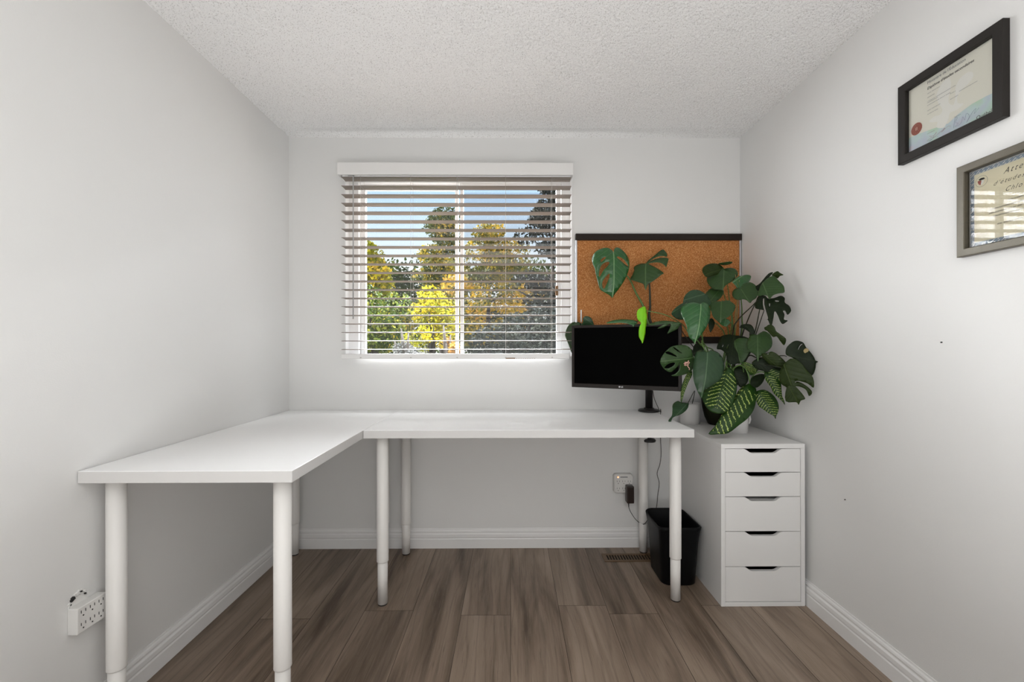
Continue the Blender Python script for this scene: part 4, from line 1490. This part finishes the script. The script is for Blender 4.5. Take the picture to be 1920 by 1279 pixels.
cl_([(575, 195, 2.17), (603, 330, 2.24), (608, 450, 2.29), (600, 570, 2.32)], (.0018, .0045), .03)
cl_([(478, 332, 2.15), (500, 450, 2.24), (560, 560, 2.31)], (.0018, .004), .0)
stem(mb, 'B', [(1200, 690, 2.04), (1225, 850, 2.09), (1222, 1000, 2.15)], (.002, .004), end=s0(-.02))
stem(mb, 'F', [(740, 450, 2.08), (840, 570, 2.12), (960, 680, 2.16)], (.003, .004), end=s0(-.02))
cl_([(374, 676, 1.985), (350, 640, 2.02), (340, 600, 2.08), (370, 640, 2.18), (430, 700, 2.28)], (.0025, .004), -.03)
stem(mb, 'F', [(690, 790, 2.01), (860, 800, 2.12)], (.002, .003), end=s0(-.04))
mb.mi = 1
cl_([(712, 330, 2.04), (675, 370, 2.08), (580, 465, 2.2), (545, 560, 2.3)], (.0018, .004), .04)
cl_([(700, 345, 2.06), (690, 365, 2.07), (640, 480, 2.18), (600, 600, 2.28)], (.0018, .004), .045)
cl_([(733, 380, 2.05), (725, 400, 2.06), (692, 550, 2.15), (640, 680, 2.26)], (.0018, .004), .05)
cl_([(755, 400, 2.04), (650, 690, 2.2)], (.0018, .004), .05)
cl_([(752, 550, 2.06), (690, 640, 2.12), (640, 720, 2.2)], (.0018, .004), .05)
cl_([(720, 575, 2.06), (660, 680, 2.14), (630, 730, 2.2)], (.0018, .004), .04)
cl_([(905, 705, 1.88), (870, 700, 1.93), (720, 716, 2.08), (635, 718, 2.2)], (.0016, .004), .04)
cl_([(790, 680, 1.97), (700, 730, 2.08)], (.0016, .004), .045)
cl_([(870, 780, 1.88), (760, 760, 2.0), (680, 760, 2.12)], (.0018, .004), .05)
cl_([(555, 575, 2.16), (560, 620, 2.25)], (.002, .004), .02)
cl_([(600, 500, 2.13), (590, 600, 2.22)], (.0016, .003), .025)
mb.build('stems', [M['petiole'], M['petiole_dark'], M['petiole_tan']], mo, smooth_angle=1.0)
ft.bm.free()
# pink dried sheath on the left leaf
mb = MB()
for pts, r in (([(510, 905), (545, 895), (585, 870), (600, 850)], .0018), ([(520, 935), (555, 905), (575, 880)], .0016), ([(560, 890), (600, 900), (620, 880)], .0016),
               ([(585, 910), (590, 950), (605, 990), (620, 1020)], .0014), ([(540, 940), (580, 925), (600, 930)], .0014), ([(530, 880), (560, 880), (590, 900)], .0016)):
    mb.tube([V(p) for p in crom([at(*cv('F', p), 1.975) + V((rnd.uniform(-.001, .001), rnd.uniform(-.004, .004), 0)) for p in pts], 3, False)], r * 1.3, 6)
mb.build('dried_sheath', M['pink'], mo)

# --- dumb cane in the white pot
QX, QY = 1.112, 2.150
dc = empty('potted_dumb_cane', (QX, QY, ch), 'variegated pale striped plant in a white pot at the front of the cabinet', 'potted plant')
mb = MB().lathe((QX, QY, ch), [(.044, 0), (.047, .002), (.0475, .10), (.048, .108), (.0445, .108), (.044, .09)], 40, cap=False)
mb.tube([(QX + .046, QY + .01, ch + .085), (QX + .064, QY + .012, ch + .082), (QX + .068, QY + .012, ch + .06), (QX + .062, QY + .012, ch + .042), (QX + .046, QY + .01, ch + .045)], .006, 10)
mb.build('pot', M['white_ceramic'], dc)
MB().lathe((QX, QY, ch), [(.040, .001), (.0435, .0015), (.0435, .088), (.01, .092)], 30).build('soil', M['soil'], dc)
dfol = Foliage(['dieff', 'leaf_shaded'])
A = dfol.leaf
A('C', (515, 785), (430, 1072), 2.08, 2.01, [(510, 780), (470, 820), (400, 905), (350, 930), (345, 980), (370, 1040), (410, 1077), (460, 1085), (510, 1070), (545, 1020), (570, 950), (575, 890), (560, 830), (540, 790)], 'dieff', fold=.15)
A('C', (660, 888), (388, 1222), 2.07, 2.00, [(655, 885), (590, 930), (560, 980), (530, 1030), (480, 1090), (430, 1170), (385, 1223), (450, 1222), (520, 1210), (590, 1160), (650, 1110), (690, 1050), (705, 980), (705, 930), (690, 895)], 'dieff', tilt=.2, fold=.2)
A('I', (490, 325), (828, 840), 2.06, 1.99, [(480, 330), (600, 300), (700, 330), (790, 400), (860, 500), (890, 600), (880, 700), (840, 790), (828, 845), (790, 790), (700, 740), (600, 670), (520, 610), (470, 500), (460, 400)], 'dieff', tilt=-.2, fold=.15)
A('I', (640, 5), (1000, 580), 2.00, 1.94, [(625, -10), (720, 0), (820, 30), (900, 130), (930, 200), (940, 300), (950, 420), (985, 500), (1002, 585), (950, 520), (880, 450), (800, 380), (740, 260), (680, 180), (640, 120), (622, 50)], 'dieff', fold=.15)
A('C', (755, 800), (960, 900), 2.01, 1.93, [(750, 800), (800, 788), (860, 800), (910, 830), (950, 880), (962, 902), (900, 892), (860, 882), (810, 845)], 'dieff', tilt=.3)
A('C', (608, 745), (718, 790), 2.07, 2.03, [(603, 745), (640, 743), (690, 765), (718, 790), (700, 812), (665, 832), (645, 800), (622, 765)], 'dieff', tilt=.2)
A('C', (265, 795), (203, 1010), 2.05, 2.03, [(266, 790), (278, 825), (255, 880), (228, 950), (206, 1012), (200, 985), (208, 910), (225, 860), (245, 820)], 'dieff', tilt=.4)
dfol.build('foliage', dc)
mb = MB()


def q0(dx, dy=0):
    return (QX + dx, QY + dy, ch + .088)


mb.mi = 0
stem(mb, 'C', [(660, 888, 2.07), (655, 845, 2.06), (635, 790, 2.07), (600, 765, 2.09), (565, 775, 2.11), (550, 800, 2.13), (560, 880, 2.14)], (.0026, .004), end=q0(-.01))
stem(mb, 'C', [(760, 812, 2.01), (725, 808, 2.03), (690, 825, 2.06), (665, 870, 2.1), (650, 930, 2.13)], (.0022, .004), end=q0(.01))
stem(mb, 'C', [(515, 785, 2.08), (500, 760, 2.1), (515, 740, 2.12), (560, 850, 2.15)], (.0022, .004), end=q0(-.015))
stem(mb, 'C', [(265, 795, 2.05), (300, 780, 2.1), (450, 860, 2.17)], (.0018, .003), end=q0(-.03))
stem(mb, 'C', [(700, 935, 2.06), (680, 950, 2.1)], (.0022, .0035), end=q0(.01))
stem(mb, 'C', [(608, 745, 2.07), (620, 860, 2.13)], (.0022, .0035), end=q0(.0))
mb.build('stems', [M['petiole']], dc, smooth_angle=1.0)

# --- cutting in the small white pot
RX, RY = .977, 2.395
sp_ = empty('potted_cutting', (RX, RY, ch), 'small white round pot holding one drooping grey green leaf behind the desk corner', 'potted plant')
MB().lathe((RX, RY, ch), [(.046, 0), (.050, .003), (.052, .05), (.0525, .051), (.0525, .105), (.053, .113), (.049, .113), (.048, .095)], 40, cap=False).build('pot', M['white_ceramic'], sp_)
MB().lathe((RX, RY, ch), [(.043, .001), (.046, .0015), (.047, .092), (.01, .096)], 30).build('soil', M['soil'], sp_)
lf = Foliage(['leaf_blue'])
lf.leaf('H', (590, 548), (250, 910), 2.14, 2.055, [(598, 550), (470, 540), (410, 505), (340, 540), (305, 600), (300, 680), (285, 790), (230, 870), (265, 930), (290, 850), (330, 815), (430, 780), (520, 720), (580, 650), (600, 590)], 'leaf_blue', fold=.15)
lf.build('leaf', sp_)
mb = MB()
stem(mb, 'H', [(592, 548, 2.14), (640, 455, 2.16), (695, 350, 2.22), (715, 330, 2.28), (700, 420, 2.36)], (.0016, .0022), end=(RX + .01, RY, ch + .092))
mb.build('stem', M['petiole_dark'], sp_, smooth_angle=1.0)

# ------------------------------------------------------------------ garden outside
GZ = -1.6
o = MB().box((-16, D + T + .3, GZ - .2), (16, 30, GZ)).build('lawn', M['grass'])
o['kind'] = 'structure'
rs = np.random.RandomState(3)


def crown(name, blobs, n_leaf, size, mname, parent, tone=(0, 1), droop=0.0):
    """foliage as a cloud of small bent leaves on the shells of many blobs"""
    verts, faces, tones = [], [], []
    B = np.array(blobs)
    vol = B[:, 3] ** 2
    pick = rs.choice(len(B), n_leaf, p=vol / vol.sum())
    btone = rs.rand(len(B))
    d = rs.normal(size=(n_leaf, 3))
    d /= np.linalg.norm(d, axis=1)[:, None]
    rr = (.55 + .45 * rs.rand(n_leaf) ** .5)[:, None]
    ctr = B[pick, :3] + d * rr * B[pick, 3:4] * np.array([1, 1, .72])
    for i in range(n_leaf):
        a = rs.normal(size=3)
        a /= np.linalg.norm(a)
        a[2] -= droop
        b = np.cross(a, rs.normal(size=3))
        b /= np.linalg.norm(b)
        s = size * (.6 + .8 * rs.rand())
        c = ctr[i]
        k = len(verts)
        verts += [c - a * s * .5, c + b * s * .28 - a * s * .05, c + a * s * .5, c - b * s * .28 - a * s * .05]
        faces.append((k, k + 1, k + 2, k + 3))
        tt = tone[0] + (tone[1] - tone[0]) * min(1, max(0, .55 * btone[pick[i]] + .45 * rs.rand()))
        tones += [tt] * 4
    me = bpy.data.meshes.new(name)
    me.from_pydata([tuple(v_) for v_ in verts], [], faces)
    at_ = me.attributes.new('tone', 'FLOAT', 'POINT')
    at_.data.foreach_set('value', tones)
    me.materials.append(M[mname])
    return link(bpy.data.objects.new(name, me), parent)


def tree(kind, label, cat, pxc, ytop, ybot, pw_, Y, nb, nl_, size, mname, shape='round', group=None, tone=(0, 1), droop=0, dense=1.0, per=3, cap=.42):
    """a tree whose crown spans the given width; the trunk stands on the lawn"""
    top, bot = at(pxc, ytop, Y).z, at(pxc, ybot, Y).z
    cx = at(pxc, 600, Y).x
    wid = pw_ / F * Y
    e = empty(kind, (cx, Y, GZ), label, cat, group)
    blobs = []
    for i in range(nb):
        q = (i + .5) / nb
        z = bot + (top - bot) * q
        if shape == 'cone':
            hw = wid * .5 * (1.05 - q) + .04
        elif shape == 'box':
            hw = wid * .5
        else:
            hw = wid * .5 * math.sqrt(max(.06, 1 - (1.75 * q - .75) ** 2)) if q > .43 else wid * .5
        for _ in range(per):
            an = rs.rand() * 2 * PI
            rad = hw * (.2 + .8 * rs.rand())
            dyy = math.sin(an) * min(rad * .8, .45)
            blobs.append((cx + math.cos(an) * rad, Y + dyy, z + rs.uniform(-.1, .1), min(wid * .26, cap) * (.6 + .5 * rs.rand()) * dense))
    crown('foliage', blobs, nl_, size, mname, e, tone, droop)
    mb = MB()
    mb.tube([(cx, Y, GZ), (cx + .03, Y, GZ + (bot - GZ) * .5), (cx, Y + .02, bot), (cx + .02, Y, bot + (top - bot) * .55)], [.09, .075, .06, .015], 8)
    for i in range(5):
        z = bot + (top - bot) * (.1 + .15 * i)
        an = rs.rand() * 6.28
        L_ = wid * .4 * (1 - .15 * i)
        mb.tube([(cx, Y, z - .15), (cx + math.cos(an) * L_ * .6, Y + math.sin(an) * L_ * .6, z + .05), (cx + math.cos(an) * L_, Y + math.sin(an) * L_, z + .2)], [.03, .018, .006], 6)
    mb.build('trunk', M['bark'], e)
    return e


tree('yellow_tree', 'yellow green tree at the left side of the left pane', 'tree', 684, 462, 640, 150, 7.6, 9, 7500, .075, 't_yellow', 'cone', per=4, cap=.3)
tree('autumn_tree', 'greenish autumn tree behind the middle of the window, left of the bar', 'tree', 828, 405, 640, 150, 11.6, 11, 10000, .09, 't_mid', 'cone', per=4, cap=.4)
tree('gold_tree', 'gold leaved tree just right of the window bar', 'tree', 915, 430, 640, 170, 9.4, 11, 11000, .075, 't_gold', per=4, cap=.34)
tree('evergreen_tree', 'tall dark evergreen at the right edge of the window', 'tree', 1035, 300, 650, 230, 7.4, 16, 10000, .07, 't_dark', 'cone', droop=.4, dense=.8, per=4, cap=.32)
tree('round_shrub', 'bright yellow shrub low in the left pane beneath the autumn tree', 'shrub', 808, 560, 650, 100, 6.1, 5, 3600, .045, 't_yellow', 'box', tone=(.2, .9), per=4, cap=.2)
tree('green_shrub', 'leafy green shrub low at the left side of the left pane', 'shrub', 700, 560, 660, 130, 5.4, 6, 4800, .045, 't_hedge', 'box', per=4, cap=.2, tone=(.2, 1))
tree('silver_shrub', 'silvery grey shrub at the foot of the left pane', 'shrub', 762, 640, 690, 70, 4.2, 3, 2200, .024, 't_grey', 'box')
tree('orange_shrub', 'orange leaved shrub at the foot of the left pane by the bar', 'shrub', 838, 632, 690, 40, 4.2, 3, 1600, .03, 't_orange', 'box')
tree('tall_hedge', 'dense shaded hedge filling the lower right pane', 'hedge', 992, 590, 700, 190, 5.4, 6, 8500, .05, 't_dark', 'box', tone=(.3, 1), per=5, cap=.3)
tree('green_hedge', 'mid green hedge behind the shrubs across the whole window', 'hedge', 850, 500, 690, 640, 14.5, 7, 26000, .13, 't_hedge', 'box', tone=(0, .8), per=16, cap=.8)
